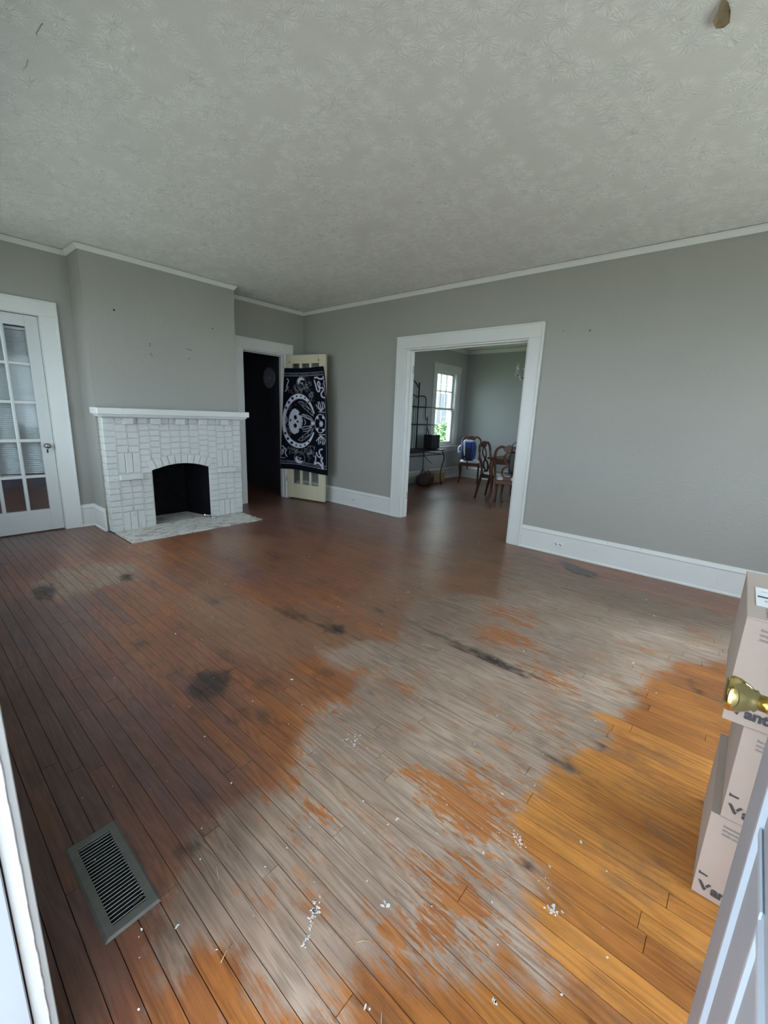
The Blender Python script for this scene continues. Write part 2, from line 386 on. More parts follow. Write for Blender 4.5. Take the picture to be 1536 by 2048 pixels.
# dining room
WD = (3.075, 3.83, 0.72, 2.2)
struct(wall_boxes(1, DY1, DY1+0.14, TB, DX1+0.14, -0.1, H+0.1, [WD]).build('wall_dining_left', M['wall_dining']))
WD2 = (1.0, 2.6, 0.75, 2.2)  # unseen window, put in to brighten the dining room
struct(MB().box((DX1, DY0-0.14, -0.1), (DX1+0.14, DY1, H+0.1)).build('wall_dining_back', M['wall_dining']))
struct(wall_boxes(1, DY0-0.14, DY0, TB, DX1, -0.1, H+0.1, [WD2]).build('wall_dining_right', M['wall_dining']))
struct(MB().box((TB, DY0-0.14, H), (DX1+0.14, DY1+0.14, H+0.1)).build('ceiling', M['ceiling']))
portal(((WD2[0]+WD2[1])/2, DY0-0.3, 1.48), (PI/2, 0, 0), 1.6, 1.45)
# dark hall behind the corner doorway
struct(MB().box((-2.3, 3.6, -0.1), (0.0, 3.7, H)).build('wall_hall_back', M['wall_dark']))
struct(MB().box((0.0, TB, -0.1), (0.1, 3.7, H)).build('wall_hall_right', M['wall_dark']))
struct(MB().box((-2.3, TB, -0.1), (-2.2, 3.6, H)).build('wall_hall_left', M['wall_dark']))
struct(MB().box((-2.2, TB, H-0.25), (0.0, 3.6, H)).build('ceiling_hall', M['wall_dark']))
# room behind the glazed door
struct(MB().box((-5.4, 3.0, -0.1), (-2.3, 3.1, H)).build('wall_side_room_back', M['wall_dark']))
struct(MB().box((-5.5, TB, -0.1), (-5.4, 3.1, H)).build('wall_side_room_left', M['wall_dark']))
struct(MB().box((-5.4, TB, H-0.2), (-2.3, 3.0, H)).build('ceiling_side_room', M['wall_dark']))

# ------------------------------------------------------------------ floor boards
WORN=[[(-3.97,-4.36),(-3.90,-4.29),(-3.86,-4.23),(-3.75,-4.17),(-3.71,-4.17),(-3.61,-4.17),(-3.56,-4.15),(-3.48,-4.22),(-3.35,-4.12),(-3.23,-4.01),(-3.14,-3.94),(-3.01,-4.03),(-2.88,-4.02),(-2.87,-3.72),(-2.85,-3.60),(-2.65,-3.73),(-2.42,-3.86),(-1.93,-3.62),(-1.59,-3.73),(-1.39,-4.03),(-0.75,-3.76),(-0.07,-3.63),(-0.36,-4.06),(-0.40,-4.81),(-0.47,-5.46),(-1.15,-5.47),(-1.34,-5.33),(-1.53,-5.14),(-1.77,-5.08),(-1.96,-5.06),(-2.10,-5.07),(-2.29,-4.97),(-2.38,-5.05),(-2.48,-5.03),(-2.58,-4.96),(-2.69,-4.98),(-2.72,-4.88),(-2.77,-4.92),(-2.92,-4.89),(-3.01,-4.91),(-3.10,-4.88),(-3.15,-4.92),(-3.14,-4.99),(-3.28,-5.05),(-3.35,-5.04),(-3.41,-5.01),(-3.47,-5.02),(-3.54,-4.98),(-3.57,-4.90),(-3.65,-4.83),(-3.67,-4.76),(-3.75,-4.82),(-3.86,-4.70),(-3.90,-4.63),(-3.85,-4.61),(-3.87,-4.53),(-3.87,-4.48),(-3.93,-4.46),(-4.00,-4.50),(-4.01,-4.42)],
 [(-3.40,-5.07),(-3.33,-5.09),(-3.31,-5.15),(-3.37,-5.18),(-3.40,-5.16),(-3.43,-5.10)],
 [(-3.70,-1.54),(-3.50,-1.29),(-3.26,-1.28),(-3.02,-1.58),(-3.13,-1.93),(-3.41,-1.92),(-3.65,-1.97),(-3.76,-1.75)]]
HALF=[[(-1.47,-3.03),(-0.30,-3.51),(-1.41,-4.09),(-2.36,-3.86),(-2.39,-3.46)],
[(0.15,-1.95),(1.2,-1.5),(3.2,-0.95),(3.6,-2.2),(1.5,-3.3),(0.15,-3.4)],
[(-3.10,-2.34),(-2.79,-2.45),(-2.67,-3.08),(-2.46,-3.53),(-2.38,-3.84),(-2.84,-3.68),(-3.07,-3.64),(-3.17,-3.21)],
 [(-2.56,-1.47),(-2.16,-1.16),(-1.68,-1.70),(-2.18,-2.10)],
 [(-0.80,-2.60),(0.40,-2.47),(0.08,-3.38),(-0.73,-3.71),(-1.00,-3.46)],
 [(-2.65,-3.05),(-2.46,-3.24),(-2.51,-3.49),(-2.71,-3.34)]]
DARK=[[(-3.5,-3.52),(-3.38,-3.37),(-3.21,-3.46),(-3.29,-3.54),(-3.39,-3.63),(-3.47,-3.59)],[(-3.51,-2.84),(-3.47,-2.83),(-3.4,-2.9),(-3.44,-2.98),(-3.52,-2.93)],[(-3.46,-3.78),(-3.38,-3.74),(-3.38,-3.78),(-3.44,-3.83)],[(-3.34,-3.79),(-3.3,-3.81),(-3.29,-3.94),(-3.35,-3.93)],[(-3.73,-1.64),(-3.59,-1.56),(-3.59,-1.74),(-3.65,-1.94),(-3.73,-1.86)],[(-3.21,-1.71),(-3.11,-1.73),(-3.16,-1.97),(-3.23,-1.91)],[(-1.68,-5.22),(-1.52,-5.3),(-1.59,-5.32),(-1.78,-5.3),(-1.73,-5.26)],[(-2.48,-4.93),(-2.37,-5.05),(-2.42,-5.06),(-2.51,-5.01)],[(-3.15,-4.97),(-3.14,-5.0),(-3.22,-5.04),(-3.25,-5.01)],[(-2.17,-3.8),(-2.19,-4.09),(-2.17,-4.38),(-2.2,-4.66),(-2.25,-4.58),(-2.26,-4.36),(-2.23,-4.09)],[(-2.19,-3.48),(-2.16,-3.59),(-2.23,-3.6)],[(-1.98,-4.99),(-1.96,-5.07),(-2.02,-5.06)],[(-2.69,-4.82),(-2.61,-4.98),(-2.69,-5.0),(-2.7,-4.95)],[(-2.93,-2.48),(-2.88,-2.76),(-2.95,-2.75)],[(-2.66,-2.97),(-2.6,-3.29),(-2.68,-3.35),(-2.72,-3.12)],[(-2.62,-3.4),(-2.5,-3.58),(-2.6,-3.6),(-2.67,-3.49)],[(-3.83,-4.16),(-3.74,-4.14),(-3.69,-4.19),(-3.81,-4.22),(-3.86,-4.25)],[(-3.37,-5.21),(-3.38,-5.24),(-3.4,-5.21)],[(-0.1,-3.99),(-0.29,-4.45),(-0.45,-4.45),(-0.44,-4.22)]]
RUST=[[(-1.98,-4.09),(-1.77,-4.25),(-1.83,-4.53),(-1.96,-4.56),(-2.05,-4.35),(-2.08,-4.20)],
 [(-1.55,-3.99),(-1.59,-4.42),(-1.71,-4.45),(-1.71,-4.11)],
 [(-2.10,-4.55),(-2.12,-4.81),(-2.19,-4.80),(-2.19,-4.59)],
 [(-2.77,-3.94),(-2.74,-4.25),(-2.77,-4.26),(-2.81,-3.99)],
 [(-2.52,-4.73),(-2.56,-4.96),(-2.58,-4.90),(-2.56,-4.76)],
 [(-3.12,-4.47),(-2.88,-4.76),(-3.02,-4.92),(-3.21,-4.86),(-3.25,-4.94),(-3.42,-4.97),(-3.58,-4.91),(-3.69,-4.77),(-3.54,-4.77),(-3.38,-4.79),(-3.22,-4.75),(-3.16,-4.59)],
 [(-3.28,-3.77),(-3.10,-3.91),(-2.87,-3.91),(-2.99,-4.07),(-3.23,-4.01),(-3.44,-4.24),(-3.53,-4.22),(-3.55,-4.12),(-3.54,-3.85)],
 [(-3.49,-4.27),(-3.45,-4.35),(-3.48,-4.45),(-3.56,-4.47),(-3.52,-4.37)],
 [(-0.40,-4.36),(-0.06,-3.72),(0.13,-5.46),(-0.25,-5.41),(-0.36,-4.84)],
 [(-2.88,-3.62),(-2.82,-3.83),(-2.77,-4.06),(-2.81,-4.10),(-2.89,-3.85)]]
ANCH=[(-4.05,-3.39,0.00),(-3.79,-3.65,0.05),(-3.75,-2.31,0.05),(-3.60,-4.04,0.12),(-3.54,-3.23,0.20),(-3.39,-4.08,0.62),(-3.15,-3.90,0.50),(-2.84,-1.40,0.45),(-3.04,-2.51,0.42),(-2.35,-2.21,0.25),(-1.89,-2.95,0.35),(-2.60,-3.45,0.45),(-1.97,-3.55,0.35),(-1.24,-1.09,0.10),(-0.59,-2.78,0.20),(-1.76,-4.54,0.50),(-1.81,-5.29,0.80),(-2.36,-5.17,0.90),(-2.95,-5.13,1.00),(-3.49,-5.06,0.85),(-3.72,-4.80,0.80),(-3.94,-4.55,0.80),(-4.05,-4.37,0.10),(-3.26,-0.83,0.20),(-3.62,-0.51,0.00),(-0.36,-4.84,0.35),(-2.99,-5.39,0.90),(-3.76,-4.01,0.05),(-3.46,-3.67,0.20),(-3.51,-4.36,0.70),(-4.06,-4.09,0.00)]

def sdf(polys, P):
    """signed distance (negative inside) from points P (n,2) to the union of polygons"""
    best = np.full(len(P), 9.0)
    for poly in polys:
        A = np.array(poly, float); B = np.roll(A, -1, 0); d = np.full(len(P), 9.0); ins = np.zeros(len(P), bool)
        for a, b in zip(A, B):
            ab = b-a; t = np.clip(((P-a)@ab)/(ab@ab+1e-12), 0, 1)
            d = np.minimum(d, np.linalg.norm(P-(a+t[:, None]*ab), axis=1))
            c = ((a[1] > P[:, 1]) != (b[1] > P[:, 1]))
            with np.errstate(divide='ignore', invalid='ignore'):
                xi = (b[0]-a[0])*(P[:, 1]-a[1])/(b[1]-a[1]+1e-15)+a[0]
            ins ^= c & (P[:, 0] < xi)
        best = np.minimum(best, np.where(ins, -d, d))
    return best
AN = np.array(ANCH)
def orangeness(P):
    d2 = ((P[:, None, :]-AN[None, :, :2])**2).sum(2); w = 1.0/(d2+0.03)**2
    return (w*AN[None, :, 2]).sum(1)/w.sum(1)
PW = 0.054
def plank_geo(x0, x1, y0, y1, top, step=0.10):
    """a floor strip: top surface cut across every 10 cm so the wear attributes have somewhere to live"""
    n = max(1, int(round((y1-y0)/step))); ys = [y0+(y1-y0)*i/n for i in range(n+1)]
    e = 0.0011; v = []
    for y in ys: v += [(x0+e, y, top), (x1-e, y, top)]
    m = len(v)
    v += [(x0+e*.3, y0, top-0.004), (x1-e*.3, y0, top-0.004), (x1-e*.3, y1, top-0.004), (x0+e*.3, y1, top-0.004)]
    v[0] = (x0+e, y0+e, top); v[1] = (x1-e, y0+e, top); v[m-2] = (x0+e, y1-e, top); v[m-1] = (x1-e, y1-e, top)
    f = [(2*i, 2*i+1, 2*i+3, 2*i+2) for i in range(n)]
    f += [tuple([m, m+1, 1, 0]), (m+2, m+3, m-2, m-1), tuple([m+3, m]+[2*i for i in range(n+1)]), tuple([m+1, m+2]+[2*i+1 for i in range(n, -1, -1)])]
    return v, f
def wear_attrs(me, tone):
    co = np.empty(len(me.vertices)*3); me.vertices.foreach_get('co', co); P = co.reshape(-1, 3)[:, :2]
    w = np.stack([sdf(WORN, P), sdf(DARK, P), sdf(HALF, P)], 1).astype('f')
    t = np.stack([tone, orangeness(P), sdf(RUST, P)], 1).astype('f')
    a = me.attributes.new('wear', 'FLOAT_VECTOR', 'POINT'); a.data.foreach_set('vector', w.ravel())
    a = me.attributes.new('tone', 'FLOAT_VECTOR', 'POINT'); a.data.foreach_set('vector', t.ravel())
def make_floor(x0, x1, y0, y1, holes, singles, seed, x_off=0.0):
    rnd = random.Random(seed); strips = []
    nx = int(math.ceil((x1-x0)/PW))
    for i in range(nx):
        a, b = x0+i*PW, min(x1, x0+(i+1)*PW)
        if b-a < 0.01: continue
        y = y0-rnd.random()*1.8
        while y < y1:
            L = rnd.choice([0.6, 0.9, 1.2, 1.5, 1.8, 2.1, 2.5]); c, d = max(y, y0), min(y+L, y1)
            y += L
            if d-c < 0.02: continue
            parts = [(c, d)]
            for hx0, hx1, hy0, hy1 in holes:
                if b > hx0+0.004 and a < hx1-0.004:
                    parts = [q for p, r in parts for q in ((p, min(r, hy0)), (max(p, hy1), r)) if q[1]-q[0] > 0.02]
            strips += [(a, b, p, r) for p, r in parts]
    cxy = Vector((-4.22, -5.27))
    def visible(s):
        v = Vector(((s[0]+s[1])/2, (s[2]+s[3])/2))-cxy; az = math.degrees(math.atan2(v.y, v.x))
        return -12 < az < 88
    strips.sort(key=lambda s: (not visible(s), (Vector(((s[0]+s[1])/2, (s[2]+s[3])/2))-cxy).length))
    return strips[:singles], strips[singles:], rnd
sub = struct(MB().box((XL-0.14, YR, -0.1), (0.0, TB, -0.013)).build('floor', M['dark_gap']))
VENT = (-3.986, -4.115)
vh = (-4.03, -3.94, -4.262, -3.968)
near, far, rnd = make_floor(XL-0.06, 0.06, YR, 0.04, [vh, (-2.82, -1.39, -0.955, 0.1)], 299, 3)
for a, b, c, d in near:
    v, f = plank_geo(a, b, c, d, -rnd.random()*0.0006)
    me = bpy.data.meshes.new('plank'); me.from_pydata(v, [], f); me.materials.append(M['floor'])
    wear_attrs(me, np.full(len(v), rnd.random()))
    o = bpy.data.objects.new('plank', me); COL.objects.link(o); o.parent = sub
def joined_planks(strips, rnd, parent, z=0.0, step=0.12):
    V = []; F = []; T = []
    for a, b, c, d in strips:
        v, f = plank_geo(a, b, c, d, z-rnd.random()*0.0006, step); o = len(V); V += v; F += [tuple(i+o for i in q) for q in f]; T += [rnd.random()]*len(v)
    me = bpy.data.meshes.new('planks'); me.from_pydata(V, [], F); me.materials.append(M['floor']); wear_attrs(me, np.array(T))
    o = bpy.data.objects.new('planks', me); COL.objects.link(o); o.parent = parent; o['kind'] = 'stuff'
    return o
joined_planks(far, rnd, sub)
subd = struct(MB().box((0.0, DY0, -0.1), (DX1, 0.0, -0.013)).build('floor', M['dark_gap']))
a_, b_, rnd = make_floor(0.06, DX1, DY0, DY1, [], 0, 5)
joined_planks(b_, rnd, subd, step=0.3)
subh = struct(MB().box((-5.4, TB, -0.1), (0.0, 3.6, -0.013)).build('floor', M['dark_gap']))
a_, b_, rnd = make_floor(-5.4, 0.0, 0.04, 3.6, [], 0, 9)
joined_planks(b_, rnd, subh, step=0.5)
# outside: porch slab, added porch roof that cuts door light, pale ground
M['concrete'] = simple('porch_concrete', (0.42, 0.41, 0.39), 0.8)
def ground_mat():
    t = NT('bounce_ground'); p = t.pos(); t.base(t.mix(t.noise(p, 6.0, 5.0, 0.7), (0.36, 0.37, 0.31), (0.50, 0.50, 0.43)), 0.9); return t.m  # pale ground, brightened to bounce more light up to the ceiling
M['pale_ground'] = ground_mat()
struct(MB().box((-6.6, -7.4, -0.35), (XL-0.14, -3.2, -0.02)).build('porch_floor', M['concrete']))
struct(MB().box((-7.2, -6.6, 2.5), (XL-0.14, -3.5, 2.6)).build('added_porch_roof', M['concrete']))  # unseen roof added to hold back daylight through the front door
for y in (-6.2, -3.8): struct(MB().box((-6.5, y-0.07, -0.02), (-6.36, y+0.07, 2.5)).build('porch_column', M['trim'], bevel=0.006))
struct(MB().box((-30, -30, -0.6), (30, 30, -0.5)).build('ground', M['pale_ground']))
M['lush'] = simple('lush_grass', (0.10, 0.19, 0.06), 0.9, 0, 0.25, 6)
struct(MB().box((0.3, 0.3, -0.5), (29, 29, -0.47)).build('side_lawn', M['lush']))

# ------------------------------------------------------------------ trim
CY = -0.35; CXL, CXR = -2.85, -1.31
def crown_path(name, pts, side, h=0.042, w=0.032, mat='trim', closed=False, ztop=H-0.004, prof=None):
    """moulding swept along a polyline in plan; room lies on the right-hand side when side=1"""
    prof = prof or [(0, 0), (0, -h), (0.006, -h-0.002), (w*0.55, -h*0.62), (w*0.8, -h*0.3), (w, -0.007), (w, 0)]
    P = [Vector(p) for p in pts]; n = len(P); vs = []; k = len(prof)
    for i, p in enumerate(P):
        ds = []
        if i > 0: ds.append((P[i]-P[i-1]).normalized())
        if i < n-1: ds.append((P[i+1]-P[i]).normalized())
        ns = [Vector((d.y, -d.x))*side for d in ds]
        m = sum(ns, Vector((0, 0))); m = m/m.length; m = m/max(0.3, m.dot(ns[0]))
        for a, b in prof: vs.append((p.x+m.x*a, p.y+m.y*a, ztop+b))
    fs = [tuple(range(k))[::-1], tuple(range((n-1)*k, n*k))]
    for i in range(n-1):
        for j in range(k): fs.append((i*k+j, i*k+(j+1) % k, (i+1)*k+(j+1) % k, (i+1)*k+j))
    return struct(MB().add(vs, fs).build(name, M[mat]))
crown_path('trim_1', [(XL, YR), (XL, 0), (CXL, 0), (CXL, CY), (CXR, CY), (CXR, 0), (0, 0), (0, YR)], 1)
crown_path('trim_2', [(TB, DY0), (TB, DY1), (DX1, DY1), (DX1, DY0)], 1, h=0.07, w=0.05)
# thin dark crack between crown and ceiling
crown_path('trim_3', [(XL, YR), (XL, 0), (CXL, 0), (CXL, CY), (CXR, CY), (CXR, 0), (0, 0), (0, YR)], 1, mat='dark_gap', ztop=H+0.001,
           prof=[(0, 0), (0, -0.006), (0.029, -0.006), (0.029, 0)])
# chimney breast
struct(MB().box((CXL, CY, 0), (-2.47, 0, H)).box((-1.71, CY, 0), (CXR, 0, H)).box((-2.47, CY, 0.72), (-1.71, 0, H)).build('wall_chimney', M['wall']))
BP = [(0, 0), (0, -0.235), (0.022, -0.235), (0.022, -0.222), (0.017, -0.215), (0.017, -0.036), (0.022, -0.026), (0.020, -0.016), (0.010, -0.008), (0.007, 0)]
BP = [(0, 0), (0, -0.235), (0.026, -0.235), (0.026, -0.225), (0.019, -0.213), (0.018, -0.212), (0.018, -0.042), (0.023, -0.036), (0.023, -0.028), (0.014, -0.012), (0.008, 0)]
def baseboard(name, pts, side=1): return crown_path(name, pts, side, prof=BP, ztop=0.236, mat='trim_chip')
baseboard('baseboard_left', [(-2.987, 0), (CXL, 0), (CXL, CY), (CXL, CY-0.01)])
baseboard('baseboard_left_corner', [(-0.155, 0), (0, 0), (0, -1.80)])
baseboard('baseboard_right', [(0, -3.585), (0, YR)])
baseboard('baseboard_front', [(XL, -4.33), (XL, 0), (-4.0, 0)])
baseboard('baseboard_rear', [(0, YR), (XL, YR), (XL, -5.52)])
baseboard('baseboard_dining', [(TB, -1.80), (TB, DY1), (DX1, DY1), (DX1, DY0), (TB, DY0), (TB, -3.6)])

def casing(name, ax, face, out, u0, u1, ztop, wdt=0.14, head=0.132, thick=0.022, mat='trim_chip', z0=0.0):
    """door casing on a wall face; u0,u1 the opening edges; out = +-1 direction of the room"""
    mb = MB()
    def B(a, b, za, zb, t0, t1):
        f0, f1 = face+out*t0, face+out*t1
        mb.box((f0, a, za), (f1, b, zb)) if ax == 0 else mb.box((a, f0, za), (b, f1, zb))
    for a, b in ((u0-wdt, u0), (u1, u1+wdt)): B(a, b, z0, ztop, 0, thick)
    B(u0-wdt, u1+wdt, ztop, ztop+head, 0, thick+0.002)
    # back band round the outside and a bead on the inner edge
    bb = 0.014
    for a, b in ((u0-wdt-0.004, u0-wdt+bb), (u1+wdt-bb, u1+wdt+0.004)): B(a, b, z0, ztop+head-bb, 0, thick+0.008)
    B(u0-wdt-0.004, u1+wdt+0.004, ztop+head-bb, ztop+head+0.004, 0, thick+0.009)
    return struct(mb.build(name, M[mat], bevel=0.002))
casing('trim_4', 0, 0, -1, OP[0], OP[1], OP[2])
casing('trim_5', 0, TB, 1, OP[0], OP[1], OP[2])
casing('trim_6', 1, 0, -1, HD[0], HD[1], HD[2], wdt=0.115)
casing('trim_7', 1, 0, -1, GD[0], GD[1], GD[2])
# jambs (linings) of the openings, with stops
def lining(name, ax, c0, c1, u0, u1, ztop, stop=None, mat='trim_chip', t=0.019, z0=0.0):
    mb = MB()
    def B(a, b, za, zb, d0, d1): mb.box((d0, a, za), (d1, b, zb)) if ax == 0 else mb.box((a, d0, za), (b, d1, zb))
    B(u0, u0+t, z0, ztop, c0, c1); B(u1-t, u1, z0, ztop, c0, c1); B(u0+t, u1-t, ztop-t, ztop, c0, c1)
    if stop:
        s0, s1 = stop
        B(u0+t, u0+t+0.012, z0, ztop-t, s0, s1); B(u1-t-0.012, u1-t, z0, ztop-t, s0, s1); B(u0+t+.012, u1-t-.012, ztop-t-0.012, ztop-t, s0, s1)
    return struct(mb.build(name, M[mat], bevel=0.0015))
lining('trim_8', 0, -0.006, TB+0.006, OP[0], OP[1], OP[2], (0.045, 0.085))
lining('trim_9', 1, -0.006, TB+0.006, HD[0], HD[1], HD[2], (0.05, 0.085))
lining('trim_10', 1, -0.006, TB+0.006, GD[0], GD[1], GD[2], (0.060, 0.085), t=0.004)
# threshold under the cased opening and the old hinge leaves left on its jamb
M['rusty'] = simple('painted_hinge_metal', (0.36, 0.34, 0.30), 0.5, 0.3, 0.3, 60)
for z in (0.28, 1.84):
    for y in (OP[1]-0.0195,):
        t = empty('door_hinge', (0.068, y, z), 0, 'painted old hinge leaf low on the dining opening jamb' if z < 1 else 'painted old hinge leaf high on the dining opening jamb', 'hinge', 'old hinges on the dining opening')
        t.location.x = 0.103
        MB().box((-0.016, -0.003, -0.045), (0.016, 0, 0.045)).build('leaf', M['rusty'], t, bevel=0.001)
        q = MB()
        for k in range(5): q.lathe([(0.004, -0.044+k*0.018), (0.0045, -0.043+k*0.018), (0.0045, -0.029+k*0.018), (0.004, -0.028+k*0.018)], (-0.0175, -0.004, 0), seg=8)
        q.build('knuckle', M['rusty'], t)
        for dz in (-0.03, 0, 0.03): MB().lathe([(0.0035, -0.0045), (0.0035, -0.003)], (0.003, 0, dz), ax=1, seg=8).build('screw_head', M['dark_gap'], t)

# ------------------------------------------------------------------ windows
def sash_window(name, ax, c0, c1, u0, u1, z0, z1, room, cols=3, rows=2, case=True, lower_div=False, casew=0.12):
    """double-hung window filling a hole; room = direction (+-1) into the room along ax"""
    root = empty(name, kind='structure')
    def B(mb, a, b, za, zb, d0, d1): mb.box((d0, a, za), (d1, b, zb)) if ax == 0 else mb.box((a, d0, za), (b, d1, zb))
    mid = (c0+c1)/2; zm = z0+(z1-z0)*0.5
    f = MB(); t = 0.02
    B(f, u0, u0+t, z0, z1, c0, c1); B(f, u1-t, u1, z0, z1, c0, c1); B(f, u0+t, u1-t, z1-t, z1, c0, c1); B(f, u0+t, u1-t, z0, z0+t, c0, c1)
    f.build('window_frame', M['trim'], root)
    face = c1 if room > 0 else c0
    if case:
        cm = MB(); th = 0.02*room
        B(cm, u0-casew, u0, z0-0.02, z1, face, face+th); B(cm, u1, u1+casew, z0-0.02, z1, face, face+th); B(cm, u0-casew-0.01, u1+casew+0.01, z1, z1+0.13, face, face+th*1.2)
        cm.build('casing', M['trim'], root, bevel=0.002)
        s = MB(); B(s, u0-casew-0.03, u1+casew+0.03, z0-0.045, z0-0.02, face-0.01*room, face+room*0.06); s.build('window_sill', M['trim'], root, bevel=0.004)
        s = MB(); B(s, u0-casew, u1+casew, z0-0.135, z0-0.045, face, face+room*0.018); s.build('apron', M['trim'], root, bevel=0.002)
    for k, (za, zb, off) in enumerate(((z0+t, zm+0.02, room*0.022), (zm-0.02, z1-t, -room*0.014))):
        m = mid+off; s = MB(); w = 0.042; a, b = u0+t, u1-t
        B(s, a, a+w, za, zb, m-0.016, m+0.016); B(s, b-w, b, za, zb, m-0.016, m+0.016)
        B(s, a+w, b-w, za, za+w*(1.2 if k == 0 else 0.9), m-0.016, m+0.016); B(s, a+w, b-w, zb-w*0.9, zb, m-0.016, m+0.016)
        so = s.build('sash', M['trim'], root, bevel=0.002)
        g0, g1, h0, h1 = a+w, b-w, za+w, zb-w*0.9
        if k == 1 or lower_div:
            for i in range(1, cols):
                q = MB(); x = g0+(g1-g0)*i/cols; B(q, x-0.009, x+0.009, h0, h1, m-0.012, m+0.012); q.build('muntin', M['trim'], so)
            for i in range(1, rows):
                q = MB(); z = h0+(h1-h0)*i/rows; B(q, g0, g1, z-0.009, z+0.009, m-0.0115, m+0.0115); q.build('muntin', M['trim'], so)
        q = MB(); B(q, g0, g1, h0, h1, m-0.0015, m+0.0015); q.build('pane', M['glass'], so)
    return root
wi = 1
for a, b, z0, z1 in WINS: sash_window('window_%d' % wi, 0, XL-0.14, XL, a, b, z0, z1, 1); wi += 1
for a, b, z0, z1 in WINR: sash_window('window_%d' % wi, 1, YR-0.14, YR, a, b, z0, z1, 1); wi += 1
sash_window('window_%d' % wi, 1, DY1, DY1+0.14, WD[0], WD[1], WD[2], WD[3], -1, cols=3, rows=2); wi += 1
sash_window('window_%d' % wi, 1, DY0-0.14, DY0, WD2[0], WD2[1], WD2[2], WD2[3], 1); wi += 1

# ================================================================== DOORS
M['door_paint'] = trim_mat('white_door_paint', (0.47, 0.48, 0.475), 0.0, 0.36)
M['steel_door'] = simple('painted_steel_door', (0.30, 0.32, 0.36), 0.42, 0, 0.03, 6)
M['brass'] = simple('polished_brass', (0.83, 0.66, 0.28), 0.10, 1.0, 0.02, 10, 0)
M['old_metal'] = simple('tarnished_metal', (0.25, 0.24, 0.22), 0.3, 0.9, 0.2, 40)
M['black'] = simple('black_metal', (0.02, 0.02, 0.022), 0.45, 0.3, 0.1, 30)
def french_leaf(root, L, z0, z1, mat, stile=0.10, cols=3, zs=None, mt=0.028, th=0.038):
    """glazed door leaf in local coordinates: s = x from 0..L, thickness in y 0..th"""
    zs = zs or [(0.229, 0.549), (0.577, 0.897), (0.928, 1.257), (1.286, 1.609), (1.637, 1.957)]
    for a, b in ((0, stile), (L-stile, L)): MB().box((a, 0, z0), (b, th, z1)).build('stile', mat, root, bevel=0.002)
    MB().box((stile, 0, z0), (L-stile, th, zs[0][0])).build('bottom_rail', mat, root, bevel=0.002)
    MB().box((stile, 0, zs[-1][1]), (L-stile, th, z1)).build('top_rail', mat, root, bevel=0.002)
    pw = (L-2*stile-(cols-1)*mt)/cols
    for i in range(1, cols):
        x = stile+i*pw+(i-1)*mt
        MB().prism([(x, 0.003), (x+mt*0.25, -0.001), (x+mt*0.75, -0.001), (x+mt, 0.003), (x+mt, th-0.003), (x, th-0.003)], 2, zs[0][0], zs[-1][1]).build('muntin', mat, root)
    for (a0, a1), (b0, b1) in zip(zs[:-1], zs[1:]):
        MB().box((stile, 0.001, a1), (L-stile, th-0.003, b0)).build('muntin', mat, root, bevel=0.003)
    for i in range(cols):
        x = stile+i*(pw+mt)
        for a, b in zs:
            MB().box((x, th/2-0.0015, a), (x+pw, th/2+0.0015, b)).build('pane', M['old_glass'], root)
d1 = empty('door_1', (GD[0]+0.006, 0.016, 0), 0, kind='structure')
french_leaf(d1, GD[1]-GD[0]-0.012, 0.010, 2.056, M['door_paint'], 0.099)
k = MB().lathe([(0.005, 0.0), (0.024, -0.001), (0.024, -0.004), (0.010, -0.006), (0.009, -0.026), (0.017, -0.032), (0.026, -0.044), (0.026, -0.052), (0.018, -0.060), (0.004, -0.062)], (-3.19-GD[0]-0.006, 0, 0.862), ax=1, seg=12)
k.build('knob', M['old_metal'], d1)
k = MB().box((-3.20-GD[0]-.002, -0.003, 0.79), (-3.20-GD[0]+0.010, 0.001, 0.822)).lathe([(0.008, -0.004), (0.008, 0.0)], (-3.20-GD[0]+0.004, 0, 0.818), ax=1, seg=10)
k.build('keyhole', M['dark_gap'], d1)
# mini blind hanging on the far side of that door
M['blind'] = simple('white_vinyl_slat', (0.50, 0.51, 0.53), 0.5)
bl = empty('window_blind', (-3.49, 0.085, 0), 0, 'white slatted mini blind behind the panes of the closed glass door', 'blind')
MB().box((-0.29, -0.012, 1.925), (0.29, 0.014, 1.948)).build('head_rail', M['blind'], bl)
q = MB(); z = 1.91; n = 0
while z > 0.60:
    tl = 0.0 if z > 0.85 else (0.85-z)*0.10
    m = Matrix.Translation((0, 0, z)) @ Matrix.Rotation(tl*1.0, 4, 'Y') @ Matrix.Rotation(math.radians(56), 4, 'X')
    q.obox(m, (-0.29, -0.0125, -0.0005), (0.29, 0.0125, 0.0005)); z -= 0.0195; n += 1
o = q.build('slats', M['blind'], bl); o['kind'] = 'stuff'
for x in (-0.2, 0.0, 0.2): MB().tube([(x, 0.012, 1.93), (x, 0.012, 0.58)], 0.0008, 4).build('cord', M['blind'], bl)
q = MB().obox(Matrix.Translation((0, 0, 0.575)) @ Matrix.Rotation(0.05, 4, 'Y'), (-0.29, -0.010, -0.007), (0.29, 0.010, 0.007)); q.build('bottom_rail', M['blind'], bl)

LA, LB = Vector((-0.333, -0.012)), Vector((-0.183, -0.695)); LD = (LB-LA).normalized(); LANG = math.atan2(LD.y, LD.x)
d2 = empty('door_2', (LA.x, LA.y, 0), LANG, kind='structure')
